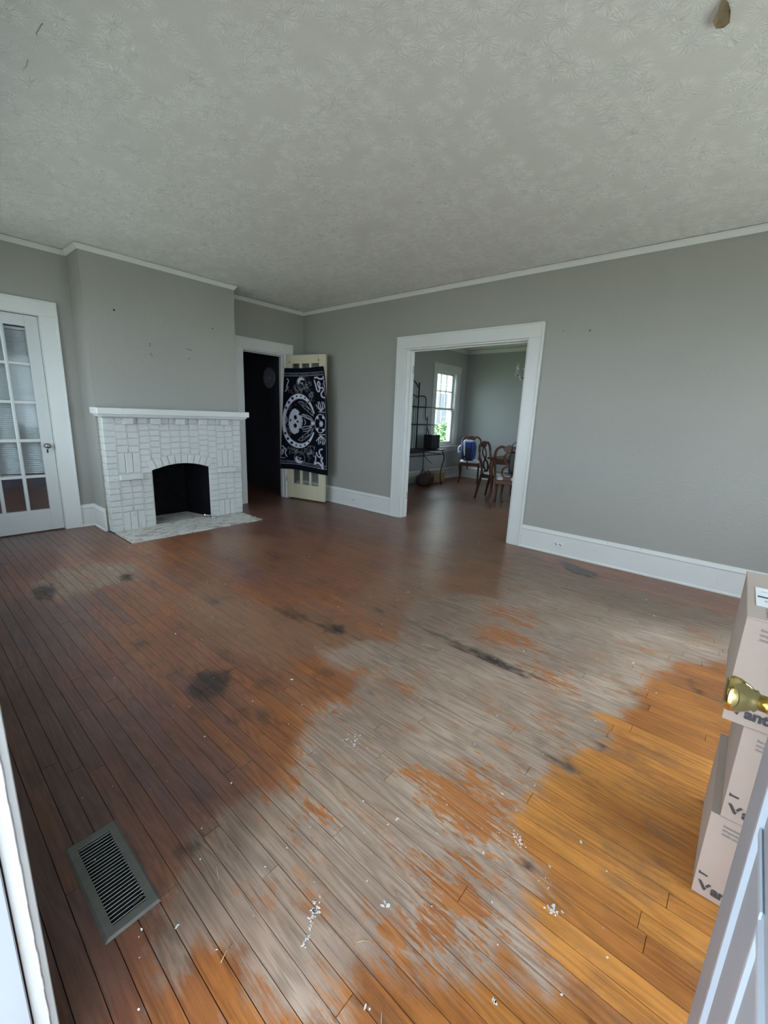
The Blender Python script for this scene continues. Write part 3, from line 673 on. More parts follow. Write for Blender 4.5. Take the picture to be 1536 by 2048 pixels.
# local +y of the leaf points to the wall side
french_leaf(d2, 0.700, 0.018, 2.058, M['cream'], 0.112, zs=[(0.235, 0.549), (0.577, 0.897), (0.928, 1.257), (1.286, 1.609), (1.637, 1.945)], mt=0.030)
for x, z in ((0.075, 1.965), (0.585, 1.985)):
    MB().tube([(x, 0.0, z+0.012), (x, -0.009, z+0.010), (x, -0.011, z-0.010), (x, -0.004, z-0.014)], 0.0035, 6).build('hook', M['black'], d2)
MB().lathe([(0.022, -0.001), (0.022, -0.004), (0.009, -0.007), (0.009, -0.02), (0.025, -0.034), (0.02, -0.046), (0.004, -0.05)], (0.648, 0, 0.88), ax=1, seg=12).build('knob', M['old_metal'], d2)
for z in (0.3, 1.8): MB().tube([(-0.004, 0.0, z-0.045), (-0.004, 0.0, z+0.045)], 0.006, 8).build('hinge', M['old_metal'], d2)

# front door: swung in against the boxes, hinged on the near side
d3 = empty('door_3', (-4.155, DOOR[0], 0), 0, kind='structure')
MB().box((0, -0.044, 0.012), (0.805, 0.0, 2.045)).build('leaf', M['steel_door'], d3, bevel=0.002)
def bead(mb, x0, x1, z0, z1, w=0.024, h=0.006):
    """raised moulding frame on the leaf face (y=0 plane, standing towards +y)"""
    prof = [(0, 0.0), (w*0.3, h), (w*0.7, h), (w, 0.0)]
    cs = [(x0, z0), (x1, z0), (x1, z1), (x0, z1)]; sg = [(1, 1), (-1, 1), (-1, -1), (1, -1)]
    vs = []
    for (x, z), (a, b) in zip(cs, sg):
        for p, hh in prof: vs.append((x+a*p, hh, z+b*p))
    fs = []
    for i in range(4):
        j = (i+1) % 4
        for k in range(3): fs.append((i*4+k, j*4+k, j*4+k+1, i*4+k+1))
    return mb.add(vs, fs)
M['door_bead'] = simple('lit_door_bead', (0.42, 0.48, 0.56), 0.25, 0, 0.02, 6)  # lighter than the leaf; light catching the moulding is put into this colour
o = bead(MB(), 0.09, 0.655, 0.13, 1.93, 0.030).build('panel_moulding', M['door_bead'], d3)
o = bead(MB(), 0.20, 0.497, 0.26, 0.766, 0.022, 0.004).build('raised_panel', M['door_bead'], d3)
kz, kx = 0.889, 0.742
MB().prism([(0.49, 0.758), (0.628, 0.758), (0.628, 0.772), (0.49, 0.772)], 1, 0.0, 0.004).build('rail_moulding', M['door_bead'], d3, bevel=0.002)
MB().lathe([(0.033, 0.0), (0.033, 0.004), (0.029, 0.009), (0.014, 0.012), (0.0125, 0.016)], (kx, 0, kz), ax=1, seg=32).build('rose', M['brass'], d3)
MB().lathe([(0.0125, 0.014), (0.0125, 0.026), (0.017, 0.029), (0.0165, 0.033), (0.0215, 0.040), (0.0265, 0.050), (0.0275, 0.058), (0.0265, 0.063), (0.022, 0.067), (0.0205, 0.0665), (0.006, 0.0655), (0.001, 0.0655)], (kx, 0, kz), ax=1, seg=36).build('knob', M['brass'], d3)
MB().box((0.8045, -0.036, kz-0.028), (0.8062, -0.010, kz+0.028)).build('latch_plate', M['brass'], d3)
for z in (0.25, 1.03, 1.82): MB().tube([(-0.008, 0.002, z-0.05), (-0.008, 0.002, z+0.05)], 0.006, 8).build('hinge', M['brass'], d3)

# front door frame
def jamb_mat():
    t = NT('worn_jamb_paint'); p = t.pos()
    big = t.step(t.math('ADD', t.noise(t.scale(p, (1, 1, 0.7)), 13.0, 5.0, 0.65), t.math('MULTIPLY', t.noise(p, 120.0, 3.0), 0.14)), 0.69, 0.71)
    t.base(t.mix(big, t.mix(t.noise(p, 4.0), (0.50, 0.51, 0.50), (0.58, 0.59, 0.59)), t.mix(t.noise(p, 60.0), (0.55, 0.34, 0.17), (0.62, 0.5, 0.4))), 0.4)
    t.bump(t.noise(p, 30.0, 4.0), 0.003); return t.m
M['jamb'] = jamb_mat()
M['jamb_grey'] = simple('grey_painted_casing', (0.27, 0.27, 0.265), 0.45)
q = MB(); rj = random.Random(4)
# worn arris of the rabbet: small steps along the height
zc = 0.0
while zc < 2.07:
    dz = rj.uniform(0.012, 0.03); zt = min(2.07, zc+dz); e = rj.uniform(0, 0.0010)
    q.prism([(-4.199, DOOR[1]+0.03), (-4.199, DOOR[1]), (-4.178-e, DOOR[1]), (-4.1765-e*1.3, DOOR[1]+0.0015), (-4.1765-e, DOOR[1]+0.03)], 2, zc, zt); zc = zt
struct(q.build('trim_11', M['jamb']))
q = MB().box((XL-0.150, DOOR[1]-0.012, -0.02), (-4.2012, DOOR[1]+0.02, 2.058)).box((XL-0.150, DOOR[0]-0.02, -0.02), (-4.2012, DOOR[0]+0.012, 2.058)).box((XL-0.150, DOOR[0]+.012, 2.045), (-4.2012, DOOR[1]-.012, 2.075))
M['frame_outer'] = simple('dimmed_white_frame_paint', (0.33, 0.35, 0.38), 0.4, 0, 0.03, 5)  # white frame paint darkened in colour to offset the strong daylight on it
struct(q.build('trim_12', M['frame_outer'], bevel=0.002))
q = MB().box((-4.200, DOOR[1]-0.0006, 0), (-4.1985, DOOR[1]+0.02, 2.06)).box((-4.1992, DOOR[0]-0.02, 0.0), (-4.18, DOOR[0]-0.001, 2.07))
struct(q.build('trim_13', M['dark_gap']))
q = MB().box((XL, DOOR[1]+0.004, 0), (-4.166, DOOR[1]+0.14, 2.074)).box((XL, DOOR[0]-0.14, 0), (-4.166, DOOR[0]-0.004, 2.074)).box((XL, DOOR[0]-0.14, 2.074), (-4.166, DOOR[1]+0.14, 2.20))
struct(q.build('trim_14', M['jamb_grey'], bevel=0.0015))
struct(MB().box((XL-0.16, DOOR[0], -0.025), (XL+0.012, DOOR[1], 0.008)).build('trim_15', M['old_metal'], bevel=0.003))

# ================================================================== FIREPLACE
def brick_mat():
    t = NT('painted_brick'); p = t.pos()
    s = t.node('ShaderNodeSeparateXYZ'); t.l.new(p, s.inputs[0])
    low = t.step(s.outputs[2], 0.05, 0.75, 0.0, 0.055)
    n = t.noise(p, 21.0, 4.0, 0.6)
    chip = t.step(t.math('SUBTRACT', n, low), 0.695, 0.705)
    paint = t.mix(t.noise(p, 5.0, 4.0), (0.45, 0.455, 0.44), (0.53, 0.535, 0.52))
    t.base(t.mix(chip, paint, t.mix(t.noise(p, 40.0), (0.25, 0.10, 0.06), (0.13, 0.10, 0.09))), 0.38)
    t.bump(t.math('ADD', t.noise(p, 55.0, 4.0, 0.6), t.math('MULTIPLY', t.noise(p, 16.0, 3.0), 1.2)), 0.004); return t.m
M['brick'] = brick_mat()
def hearth_mat():
    t = NT('worn_painted_hearth'); p = t.pos()
    n = t.noise(t.scale(p, (10.0, 26.0, 10.0)), 1.0, 5.0, 0.65)
    g = t.step(t.noise(p, 3.0, 3.0), 0.35, 0.65, 0.02, -0.06)
    chip = t.step(t.math('SUBTRACT', n, g), 0.54, 0.60)
    t.base(t.mix(chip, (0.46, 0.455, 0.425), t.mix(t.noise(p, 30.0), (0.20, 0.17, 0.15), (0.33, 0.28, 0.25))), 0.6); t.bump(n, 0.003); return t.m
M['hearth'] = hearth_mat()
M['soot'] = simple('sooty_brick', (0.006, 0.006, 0.007), 0.95, 0, 0.3, 12, 0.004, 0.05)
FX0, FX1, FY = -2.832, -1.348, -0.452
fp = empty('fireplace', (-2.09, CY, 0), 0, 'white painted brick fireplace with arched firebox and corbelled mantel shelf', 'fireplace')
def loc(mb): return mb.xf(Matrix.Translation((2.09, -CY, 0)))
CW = (FX1-FX0)/14.0; RH = 0.0647; ZT = 18*RH; OX0, OX1 = FX0+4*CW+0.004, FX0+10*CW-0.004; ZS, ZC = 0.612, 0.672
def arch(x):  # soffit height of the opening
    u = (x-(OX0+OX1)/2)/((OX1-OX0)/2); return ZC-(ZC-ZS)*u*u
# mortar core: front skin with an arched opening plus the returns
q = MB(); yb, yf = CY-0.001, FY+0.008
q.box((FX0+0.006, yf, 0), (OX0, yb, ZT)); q.box((OX1, yf, 0), (FX1-0.006, yb, ZT))
NN = 12
for i in range(NN):
    a = OX0+(OX1-OX0)*i/NN; b = OX0+(OX1-OX0)*(i+1)/NN
    za, zb = arch(a), arch(b)
    q.add([(a, yf, za), (b, yf, zb), (b, yf, ZT), (a, yf, ZT), (a, yb, za), (b, yb, zb), (b, yb, ZT), (a, yb, ZT)], [(0, 1, 2, 3), (5, 4, 7, 6), (0, 4, 5, 1), (3, 2, 6, 7)])
loc(q).build('mortar', M['brick'], fp)
rb = random.Random(11)
def brick(x0, x1, z0, z1, out=0.0, y_back=None, poly=None):
    g = 0.0035; d = FY-out-rb.uniform(-0.0015, 0.003); j = lambda: rb.uniform(-0.0012, 0.0012)
    e = 0.004
    if poly is None:
        poly = [(x0+g+j(), z0+g*0.6+j()), (x1-g+j(), z0+g*0.6+j()), (x1-g+j(), z1-g*0.6+j()), (x0+g+j(), z1-g*0.6+j())]
    cx = sum(p[0] for p in poly)/4; cz = sum(p[1] for p in poly)/4
    back = [(x, yf+0.002, z) for x, z in poly]; mid = [(x, d+e, z) for x, z in poly]
    fr = [(x+math.copysign(e, cx-x), d, z+math.copysign(e, cz-z)) for x, z in poly]
    v = back+mid+fr; f = [(8, 9, 10, 11)]
    for i in range(4):
        k = (i+1) % 4; f += [(i, k, 4+k, 4+i), (4+i, 4+k, 8+k, 8+i)]
    b = MB().add(v, f)
    if out > 0.01: b.add([(x, yf+0.001, z) for x, z in poly], [(3, 2, 1, 0)])
    loc(b).build('brick', M['brick'], fp)
def stack(ci, z0, z1):
    n = max(1, round((z1-z0)/RH)); a, b = FX0+ci*CW, FX0+(ci+1)*CW
    zs = [z0+(z1-z0)*i/n+(rb.uniform(-0.006, 0.006) if 0 < i < n else 0) for i in range(n+1)]
    for i in range(n): brick(a, b, zs[i], zs[i+1])
for c in (0, 3, 10, 13): stack(c, 0.0, ZT)
for c in (1, 2, 11, 12): stack(c, 0.81, ZT); stack(c, 3*RH+0.004, 0.53)
for c in (1, 11):
    a, b = FX0+c*CW, FX0+(c+2)*CW; w = (b-a)/3
    for i in range(3): brick(a+i*w, a+(i+1)*w, 0.603, 0.808, 0.002); brick(a+i*w, a+(i+1)*w, 0.0, 3*RH+0.002, 0.002)
    brick(a-0.004, b+0.004, 0.535, 0.597, 0.052)
for c in range(4, 10):
    xm = FX0+(c+0.5)*CW; z0 = arch(xm)+0.108
    stack(c, z0, ZT)
nv = 10; xa = (OX0+OX1)/2
for i in range(nv):   # voussoirs
    t0, t1 = OX0-0.012+(OX1-OX0+0.024)*i/nv, OX0-0.012+(OX1-OX0+0.024)*(i+1)/nv
    k = 0.16
    P = [(t0+.002, arch(min(max(t0, OX0), OX1))), (t1-.002, arch(min(max(t1, OX0), OX1))), (t1-.002+(t1-xa)*k, arch(t1)+0.098), (t0+.002+(t0-xa)*k, arch(t0)+0.098)]
    brick(0, 0, 0, 0, 0.006, poly=P)
for xc in (FX0+2.1*CW, FX0+4.6*CW, FX0+7*CW, FX0+9.4*CW, FX0+11.9*CW): brick(xc-0.052, xc+0.052, ZT-RH-0.006, ZT-0.001, 0.048)
# return bricks on the left and right flanks
for sx, xo in ((-1, FX0), (1, FX1)):
    for i in range(18):
        z0, z1 = i*RH+0.002, (i+1)*RH-0.002; d = rb.uniform(-.001, .003)
        loc(MB().box((xo+sx*(0.0+d), yf+0.006, z0), (xo-sx*0.012, CY-0.002, z1))).build('brick', M['brick'], fp, bevel=0.003)
# raised joint ridges between the vertical stacks
for c in range(1, 14):
    x = FX0+c*CW; pieces = [(0.0, ZT)]
    if c in (2, 12): pieces = [(3*RH+0.01, 0.53), (0.815, ZT-0.07)]
    if 4 <= c <= 10: pieces = [(arch(min(max(x, OX0), OX1))+0.112, ZT)]
    for z0, z1 in pieces:
        n = max(2, int((z1-z0)/0.05)); pts = [(x+rb.uniform(-.0012, .0012), FY+0.001, z0+(z1-z0)*i/n) for i in range(n+1)]
        loc(MB().tube(pts, [rb.uniform(0.0035, 0.0055) for _ in pts], 6)).build('joint_ridge', M['brick'], fp)
# firebox
bx = MB(); a, b = OX0, OX1; yk = -0.02
bx.add([(a, yf, 0), (b, yf, 0), (b-0.1, yk, 0), (a+0.1, yk, 0), (a, yf, 0.70), (b, yf, 0.70), (b-0.1, yk, 0.70), (a+0.1, yk, 0.70)],
       [(3, 2, 6, 7), (0, 3, 7, 4), (2, 1, 5, 6), (4, 7, 6, 5)])
loc(bx).build('firebox', M['soot'], fp)
loc(MB().box((OX0-0.03, FY+0.01, -0.012), (OX1+0.03, 0.0, 0.010))).build('firebox_floor', M['hearth'], fp)
q = MB()
for r_i in range(10):
    z0 = r_i*0.068; o_ = 0.1*(r_i % 2)
    for k in range(4):
        x0 = a+0.1+k*0.2-o_; x1 = min(x0+0.19, b-0.1); x0 = max(x0, a+0.1)
        if x1-x0 > 0.02: q.box((x0, yk-0.006, z0+0.004), (x1, yk, z0+0.062))
o = loc(q).build('firebox_bricks', M['soot'], fp); o['kind'] = 'stuff'
# mantel shelf with bed moulding
MX0, MX1 = -2.893, -1.287
msh = loc(MB().box((MX0, -0.565, 1.192), (MX1, CY, 1.254))).build('mantel_shelf', M['trim_chip'], fp, bevel=0.004)
loc(MB().box((MX0+0.022, -0.545, 1.176), (MX1-0.022, CY, 1.192)).box((MX0+0.035, -0.528, ZT), (MX1-0.035, CY, 1.176))).build('bed_moulding', M['trim_chip'], fp, bevel=0.003)
# hearth slab of painted bricks
hs = empty('hearth', (-2.105, -0.70, 0), 0, 'worn white painted brick hearth on the floor before the fireplace', 'hearth')
HXa, HXb, HYa, HYb = -2.818, -1.392, -0.952, FY
MB().box((HXa-HXa*0+2.105, HYa+0.70, -0.012), (HXb+2.105, HYb+0.70, 0.003)).build('mortar_bed', M['hearth'], hs)
rows = 8; rh = (HYb-HYa)/rows
for i in range(rows):
    y0 = HYa+i*rh; x = HXa-(0.1 if i % 2 else 0)
    while x < HXb-0.01:
        x1 = min(x+0.204, HXb); x0 = max(x, HXa)
        if x1-x0 > 0.02:
            e = 0.003; zt = 0.009+rb.uniform(-0.002, 0.002)
            MB().box((x0+e+2.105, y0+e+0.70, 0.0), (x1-e+2.105, y0+rh-e+0.70, zt)).build('brick', M['hearth'], hs, bevel=0.002)
        x += 0.204
# small metal latch left on the hearth
M['chrome'] = simple('dull_chrome', (0.6, 0.62, 0.65), 0.25, 1.0, 0.1, 30)
t = empty('fireplace_tool', (-1.80, -0.47, 0.012), math.radians(-20), 'small bare metal latch handle lying at the firebox opening', 'metal handle')
MB().tube([(-0.05, 0.03, 0.015), (-0.03, 0.02, 0.018), (0.05, 0.0, 0.012), (0.13, -0.02, 0.010)], [0.008, 0.007, 0.006, 0.006], 8).build('rod', M['chrome'], t)
MB().lathe([(0.012, 0.0), (0.014, 0.008), (0.012, 0.03), (0.006, 0.036)], (-0.055, 0.03, 0.0), seg=12).build('end_cap', M['chrome'], t)
MB().lathe([(0.036, 0.0), (0.038, 0.006), (0.034, 0.012), (0.02, 0.013)], (0.03, -0.05, -0.001), seg=18).build('disc', M['chrome'], t)

# ================================================================== FLOOR REGISTER
M['register'] = simple('grey_brown_register_paint', (0.135, 0.138, 0.125), 0.38, 0.3, 0.12, 25)
M['slat'] = simple('bare_register_slat', (0.42, 0.43, 0.43), 0.35, 0.3, 0.1, 40)
rg = empty('floor_register', (-3.984, -4.116, 0), math.radians(0.6), 'dark grey metal floor register with narrow louvers in the boards', 'register')
rx, ry = 0.067, 0.172; ix, iy = 0.041, 0.142
q = MB(); hh = 0.0055
out_ = [(-rx, -ry), (rx, -ry), (rx, ry), (-rx, ry)]; top_ = [(a*0.90, b*0.965) for a, b in out_]; inn = [(-ix, -iy), (ix, -iy), (ix, iy), (-ix, iy)]
vs = [(a, b, 0.0003) for a, b in out_]+[(a, b, hh) for a, b in top_]+[(a, b, hh-0.0006) for a, b in inn]+[(a, b, -0.012) for a, b in inn]; fs = []
for lv in range(3):
    for i in range(4): fs.append((lv*4+i, lv*4+(i+1) % 4, lv*4+4+(i+1) % 4, lv*4+4+i))
q.add(vs, fs); q.build('frame', M['register'], rg, bevel=0.0012)
for i in range(25):
    y = iy-0.006-i*(2*iy-0.012)/24
    m = Matrix.Translation((0, y, 0.0008)) @ Matrix.Rotation(math.radians(38), 4, 'X')
    MB().obox(m, (-ix, -0.0006, -0.0042), (ix, 0.0006, 0.0036)).build('louver', M['slat'], rg)
MB().box((-ix, -iy, -0.0125), (ix, iy, -0.0118)).build('duct', M['dark_gap'], rg)
MB().obox(Matrix.Translation((0.022, -0.128, 0.003)) @ Matrix.Rotation(0.1, 4, 'Z'), (-0.012, -0.003, 0), (0.014, 0.003, 0.003)).build('lever', M['old_metal'], rg)

# ================================================================== CARDBOARD BOXES
def card_mat(name, c):
    t = NT(name); p = t.pos()
    rib = t.noise(t.scale(p, (3.0, 3.0, 60.0)), 1.0, 2.0)
    t.base(t.mix(t.noise(p, 5.0, 4.0), tuple(x*0.93 for x in c), tuple(x*1.05 for x in c)), 0.8, 0, 0.25)
    t.bump(t.math('ADD', t.math('MULTIPLY', rib, 0.5), t.noise(p, 120.0, 2.0)), 0.0006); return t.m
M['card'] = card_mat('cardboard', (0.46, 0.375, 0.325)); M['card_tan'] = card_mat('brown_cardboard', (0.36, 0.27, 0.17))
M['tape'] = simple('packing_tape', (0.50, 0.44, 0.38), 0.2, 0, 0.04, 20)
M['ink'] = simple('dark_grey_ink', (0.06, 0.055, 0.065), 0.7); M['ink_pale'] = simple('pale_grey_ink', (0.27, 0.24, 0.23), 0.7)
M['label'] = simple('white_paper_label', (0.80, 0.83, 0.86), 0.5)
def carton(name, x0, x1, y1, wid, z0, z1, label, rot=0.0, sheet=False, extra=()):
    """y1 = side facing +y; box runs to y1-wid.  Local frame: origin at the near (-x), +y bottom corner"""
    b = empty(name, (x0, y1, z0), rot, label, 'cardboard box', 'shipping cartons stacked behind the open front door')
    L, h = x1-x0, z1-z0
    body = MB(); n = 6
    # walls with a faint outward bulge
    def bulge(u, v): return 0.006*math.sin(PI*u)*math.sin(PI*v)
    def grid(fn):
        vs = [fn(i/n, j/n) for i in range(n+1) for j in range(n+1)]
        body.add(vs, [(i*(n+1)+j, (i+1)*(n+1)+j, (i+1)*(n+1)+j+1, i*(n+1)+j+1) for i in range(n) for j in range(n)], True)
    grid(lambda u, v: (-bulge(u, v), -wid*u, h*v)); grid(lambda u, v: (L*u, bulge(u, v), h*v))
    grid(lambda u, v: (L+0, -wid*(1-u), h*v)); grid(lambda u, v: (L*(1-u), -wid-bulge(u, v)*0.5, h*v))
    body.add([(0, 0, 0), (L, 0, 0), (L, -wid, 0), (0, -wid, 0)], [(0, 1, 2, 3)])
    body.build('body', M['card'], b)
    # top flaps: two long flaps meeting on the centre line, with the board edge showing
    for s in (0, 1):
        ya, yb_ = (0.001, -wid/2+0.0012) if s == 0 else (-wid/2-0.0012, -wid-0.001)
        MB().prism([(-0.001, h), (L+0.001, h), (L+0.001, h+0.004), (-0.001, h+0.004)], 1, ya, yb_).build('flap', M['card'], b, bevel=0.0012)
    MB().box((-0.0015, -wid/2-0.024, h*0.78), (-0.0045+0.0035, -wid/2+0.024, h+0.0046)).box((-0.001, -wid/2-0.024, h+0.004), (L, -wid/2+0.024, h+0.0047)).build('tape', M['tape'], b)
    # printed end: three caption lines, bar mark, wordmark with its v emblem
    X = -0.0072; ux, uy = (0, -1, 0), (0, 0, 1)
    for i in range(3):
        put_text('caption', ['Recommended storage', 'temperature 15-30 C', 'Avoid excessive heat'][i], 0.0085, M['ink_pale'], b, (X+0.004, -0.030, h*0.915-i*0.0125), ux, uy, 0.0004)
    MB().box((X+0.004, -0.009, h*0.262), (X+0.0048, -0.026, h*0.278)).box((X+0.0045, -0.006, h*0.258), (X+0.0052, -0.009, h*0.29)).build('mark', M['ink'], b)
    E_ = lambda pts: [(-0.008+(y+0.018)*0.68, 0.024+(z-0.022)*0.68) for y, z in pts]
    em = MB()
    for pts in ([(-0.018, 0.060), (-0.028, 0.060), (-0.046, 0.030), (-0.038, 0.026)], [(-0.062, 0.060), (-0.052, 0.060), (-0.044, 0.044), (-0.050, 0.040)], [(-0.044, 0.032), (-0.050, 0.038), (-0.044, 0.022), (-0.040, 0.026)]):
        em.prism(E_(pts), 0, X+0.0025, X+0.0032)
    em.build('emblem', M['ink'], b)
    put_text('wordmark', 'antive', 0.038, M['ink'], b, (X+0.0018, -0.039, 0.024), ux, uy, 0.0014, 0.95)
    put_text('code', 'L5B9710', 0.026, M['ink_pale'], b, (X+0.002, -0.085, h*0.50), ux, uy, 0.0004)
    put_text('caption', 'DIANEAL', 0.014, M['ink_pale'], b, (X+0.0025, -0.086, h*0.42), ux, uy)
    put_text('caption', 'PERITONEAL', 0.014, M['ink_pale'], b, (X+0.0025, -0.082, h*0.355), ux, uy)
    for args in extra: put_text(args[0], args[1], args[2], M['ink'], b, (X+0.0025, args[3], args[4]), ux, uy)
    put_text('caption', 'THIS SIDE UP', 0.012, M['ink'], b, (0.02, -0.045, h+0.0048), (1, 0, 0), (0, 1, 0))
    put_text('caption', 'HANDLE WITH', 0.012, M['ink'], b, (0.02, -0.062, h+0.0048), (1, 0, 0), (0, 1, 0))
    if sheet:
        MB().box((0.105, -0.018, h+0.0042), (0.275, -0.20, h+0.0052)).build('paper_label', M['label'], b)
        MB().box((0.180, -0.022, h+0.0053), (0.192, -0.045, h+0.0057)).box((0.182, -0.048, h+0.0053), (0.184, -0.19, h+0.0055)).box((0.235, -0.03, h+0.0053), (0.237, -0.19, h+0.0055)).build('label_bar', M['ink'], b)
        put_text('label_print', 'BOX 1', 0.030, M['ink_pale'], b, (0.200, -0.060, h+0.0054), (0, -1, 0), (1, 0, 0), 0.0006)
        put_text('label_print', 'TO: 02', 0.022, M['ink_pale'], b, (0.145, -0.075, h+0.0054), (0, -1, 0), (1, 0, 0), 0.0006)
        put_text('label_print', 'C', 0.02, M['ink_pale'], b, (0.145, -0.035, h+0.0054), (0, -1, 0), (1, 0, 0), 0.0006)
    return b
carton('cardboard_box', -2.898, -2.499, -5.360, 0.30, 0.002, 0.272, 'shipping carton on the floorboards, lowest of the stack by the open door')
carton('cardboard_box', -2.900, -2.47, -5.379, 0.30, 0.279, 0.553, 'shipping carton between two others, middle of the stack by the open door', rot=math.radians(-0.3))
carton('cardboard_box', -2.905, -2.462, -5.334, 0.30, 0.560, 0.842, 'shipping carton with a white paper label on top, topmost of its stack', rot=math.radians(0.8), sheet=True,
       extra=(('code', 'LOT', 0.018, -0.097, 0.083), ('code', 'R26D31', 0.020, -0.058, 0.064)))

# ================================================================== TAPESTRY on the corner door
def tapestry_color(X, Y):
    """white-on-black celestial print; X,Y in print units (0..680 across, 0..1580 down); returns 0..1"""
    X = X+200.0; Y = Y+340.0
    out = np.zeros_like(X)
    def mx(v, k=1.0):
        nonlocal out; out = np.maximum(out, np.clip(v, 0, 1)*k)
    def cut(v):
        nonlocal out; out = out*(1-np.clip(v, 0, 1))
    ell = lambda cx, cy, rx_, ry_: np.sqrt(((X-cx)/rx_)**2+((Y-cy)/ry_)**2)
    def ring(cx, cy, rx_, ry_, w, k=1.0): mx(1.0-np.abs(ell(cx, cy, rx_, ry_)-1)*min(rx_, ry_)/w, k)
    def line(pts, w, k=1.0):
        d = np.full(X.shape, 1e9)
        for (x0, y0), (x1, y1) in zip(pts[:-1], pts[1:]):
            dx, dy = x1-x0, y1-y0; t = np.clip(((X-x0)*dx+(Y-y0)*dy)/(dx*dx+dy*dy+1e-9), 0, 1)
            d = np.minimum(d, np.hypot(X-x0-t*dx, Y-y0-t*dy))
        mx((w-d)/3.0+0.5, k)
    def curve(pts, w, k=1.0):
        P = np.array(pts, float); res = []
        Q = np.vstack([2*P[0]-P[1], P, 2*P[-1]-P[-2]])
        for i in range(1, len(Q)-2):
            for t in np.linspace(0, 1, 7)[:-1]:
                a, b, c, d = Q[i-1], Q[i], Q[i+1], Q[i+2]
                res.append(0.5*((2*b)+(-a+c)*t+(2*a-5*b+4*c-d)*t*t+(-a+3*b-3*c+d)*t**3))
        res.append(P[-1]); line([tuple(p) for p in res], w, k)
    rs = np.random.RandomState(3)
    # roses and foliage: tangles of thin arcs in the bands above and below the wheel
    for cx, cy, sxx, syy, n in ((430, 640, 190, 60, 34), (640, 760, 60, 110, 22), (420, 1600, 150, 45, 26), (630, 1590, 70, 100, 26), (600, 600, 60, 70, 12)):
        for _ in range(n):
            a, b = cx+rs.randn()*sxx*0.5, cy+rs.randn()*syy*0.5; r0 = rs.uniform(12, 34); t0 = rs.uniform(0, 6.28)
            line([(a+r0*math.cos(t0+k*0.5), b+r0*1.3*math.sin(t0+k*0.5)) for k in range(5)], 2.0, rs.uniform(0.25, 0.6))
    # wheel of moon phases
    e0, e1 = ell(455, 1143, 255, 425), ell(475, 1143, 225, 352)
    cut((1.03-e0)*30)
    mx((1-e0)*60); cut((1.0-e1)*60)
    for a in np.linspace(-2.6, -0.9, 7).tolist()+np.linspace(0.9, 2.6, 7).tolist():
        cx, cy = 463+238*math.cos(a), 1143+388*math.sin(a); r0 = 20 if abs(a) > 1.8 else 13
        cut((1-ell(cx, cy, r0, r0*1.15))*12)
    ring(475, 1143, 215, 345, 2.0, 0.5)
    # skull lying on its side, jaw to the right
    sk = ell(400, 1150, 96, 205); mx((1-sk)*14, 0.82); cut((X-455)/6*((Y > 1010) & (Y < 1290)))
    mx((1-ell(455, 1150, 62, 128))*14, 0.75)
    for cx, cy, a, b in ((405, 1085, 26, 38), (405, 1215, 26, 38), (438, 1150, 17, 20), (333, 1135, 12, 24), (430, 950, 16, 22), (430, 1345, 20, 16), (470, 1035, 22, 18), (478, 1265, 20, 16)): cut((1-ell(cx, cy, a, b))*8)
    for yy in range(1075, 1236, 16): line([(490, yy), (515, yy)], 1.2, 0.6)
    for yy in range(1090, 1230, 16): cut(np.where((np.abs(Y-yy) < 2.5) & (X > 485) & (X < 520), 1.0, 0.0))
    # bony hands around a stone
    for pts in (((500, 1035), (560, 1060), (610, 1090), (680, 1120)), ((505, 1060), (570, 1085), (640, 1110)), ((520, 1030), (600, 1050), (660, 1090)), ((500, 1240), (560, 1215), (620, 1205), (680, 1180)), ((510, 1260), (580, 1250), (640, 1215)), ((530, 1290), (600, 1280), (660, 1210)), ((640, 1110), (650, 1150), (640, 1190)), ((540, 1110), (560, 1150), (545, 1190))): curve(pts, 4.5, 0.75)
    mx((1-ell(672, 1155, 26, 26))*8, 0.95)
    # crystals
    for s in (1, -1):
        f = lambda p: (p[0], 1143+s*(p[1]-1143)) if s < 0 else p
        for poly in (((450, 845), (500, 835), (560, 880), (640, 960), (680, 1050), (600, 990), (520, 920), (450, 845)), ((500, 835), (520, 890), (600, 930), (640, 960)), ((520, 890), (520, 920)), ((600, 930), (600, 990))): line([f(p) for p in poly], 2.4, 0.7)
    for cx, cy in ((300, 900), (300, 1330)):
        ring(cx, cy, 42, 70, 3, 0.35); ring(cx, cy, 22, 45, 3, 0.3)
    ring(235, 1130, 44, 62, 12, 0.7); mx((1-ell(235, 1130, 16, 20))*8, 0.8)
    # small moons above and below, circle with a little skull at the side
    for cx, cy, sgn in ((500, 562, 1), (475, 1722, -1)):
        ring(cx, cy, 78, 92, 3, 0.75); ring(cx+60, cy, 85, 92, 2, 0.4)
        e_ = np.clip((1-ell(cx-6, cy-sgn*24, 62, 64))*12, 0, 1)*np.clip((ell(cx+18, cy+sgn*14, 55, 58)-1)*12, 0, 1); mx(e_, 0.85)
        curve([(cx-26, cy-14), (cx, cy+4), (cx+22, cy-6), (cx+8, cy+26)], 5, 0.7)
    ring(780, 1155, 80, 135, 5.5, 0.9)
    for t_ in (-0.9, 0.9, 2.3, -2.3): mx((1-ell(780+68*math.cos(t_), 1155+118*math.sin(t_), 20, 24))*6, 0.85)
    mx((1-ell(792, 1158, 27, 44))*8, 0.9)
    for cx, cy, a, b in ((786, 1140, 8, 9), (786, 1176, 8, 9), (802, 1158, 5, 6)): cut((1-ell(cx, cy, a, b))*5)
    line([(740, 1060), (775, 1120)], 2, .6); line([(740, 1250), (775, 1195)], 2, .6)
    # snakes
    curve([(722, 492), (760, 486), (790, 508), (850, 512), (862, 492)], 11, 0.85)
    curve([(712, 528), (730, 600), (742, 660), (768, 692), (786, 660), (772, 620), (760, 580), (775, 548), (796, 575), (788, 620)], 9, 0.82)
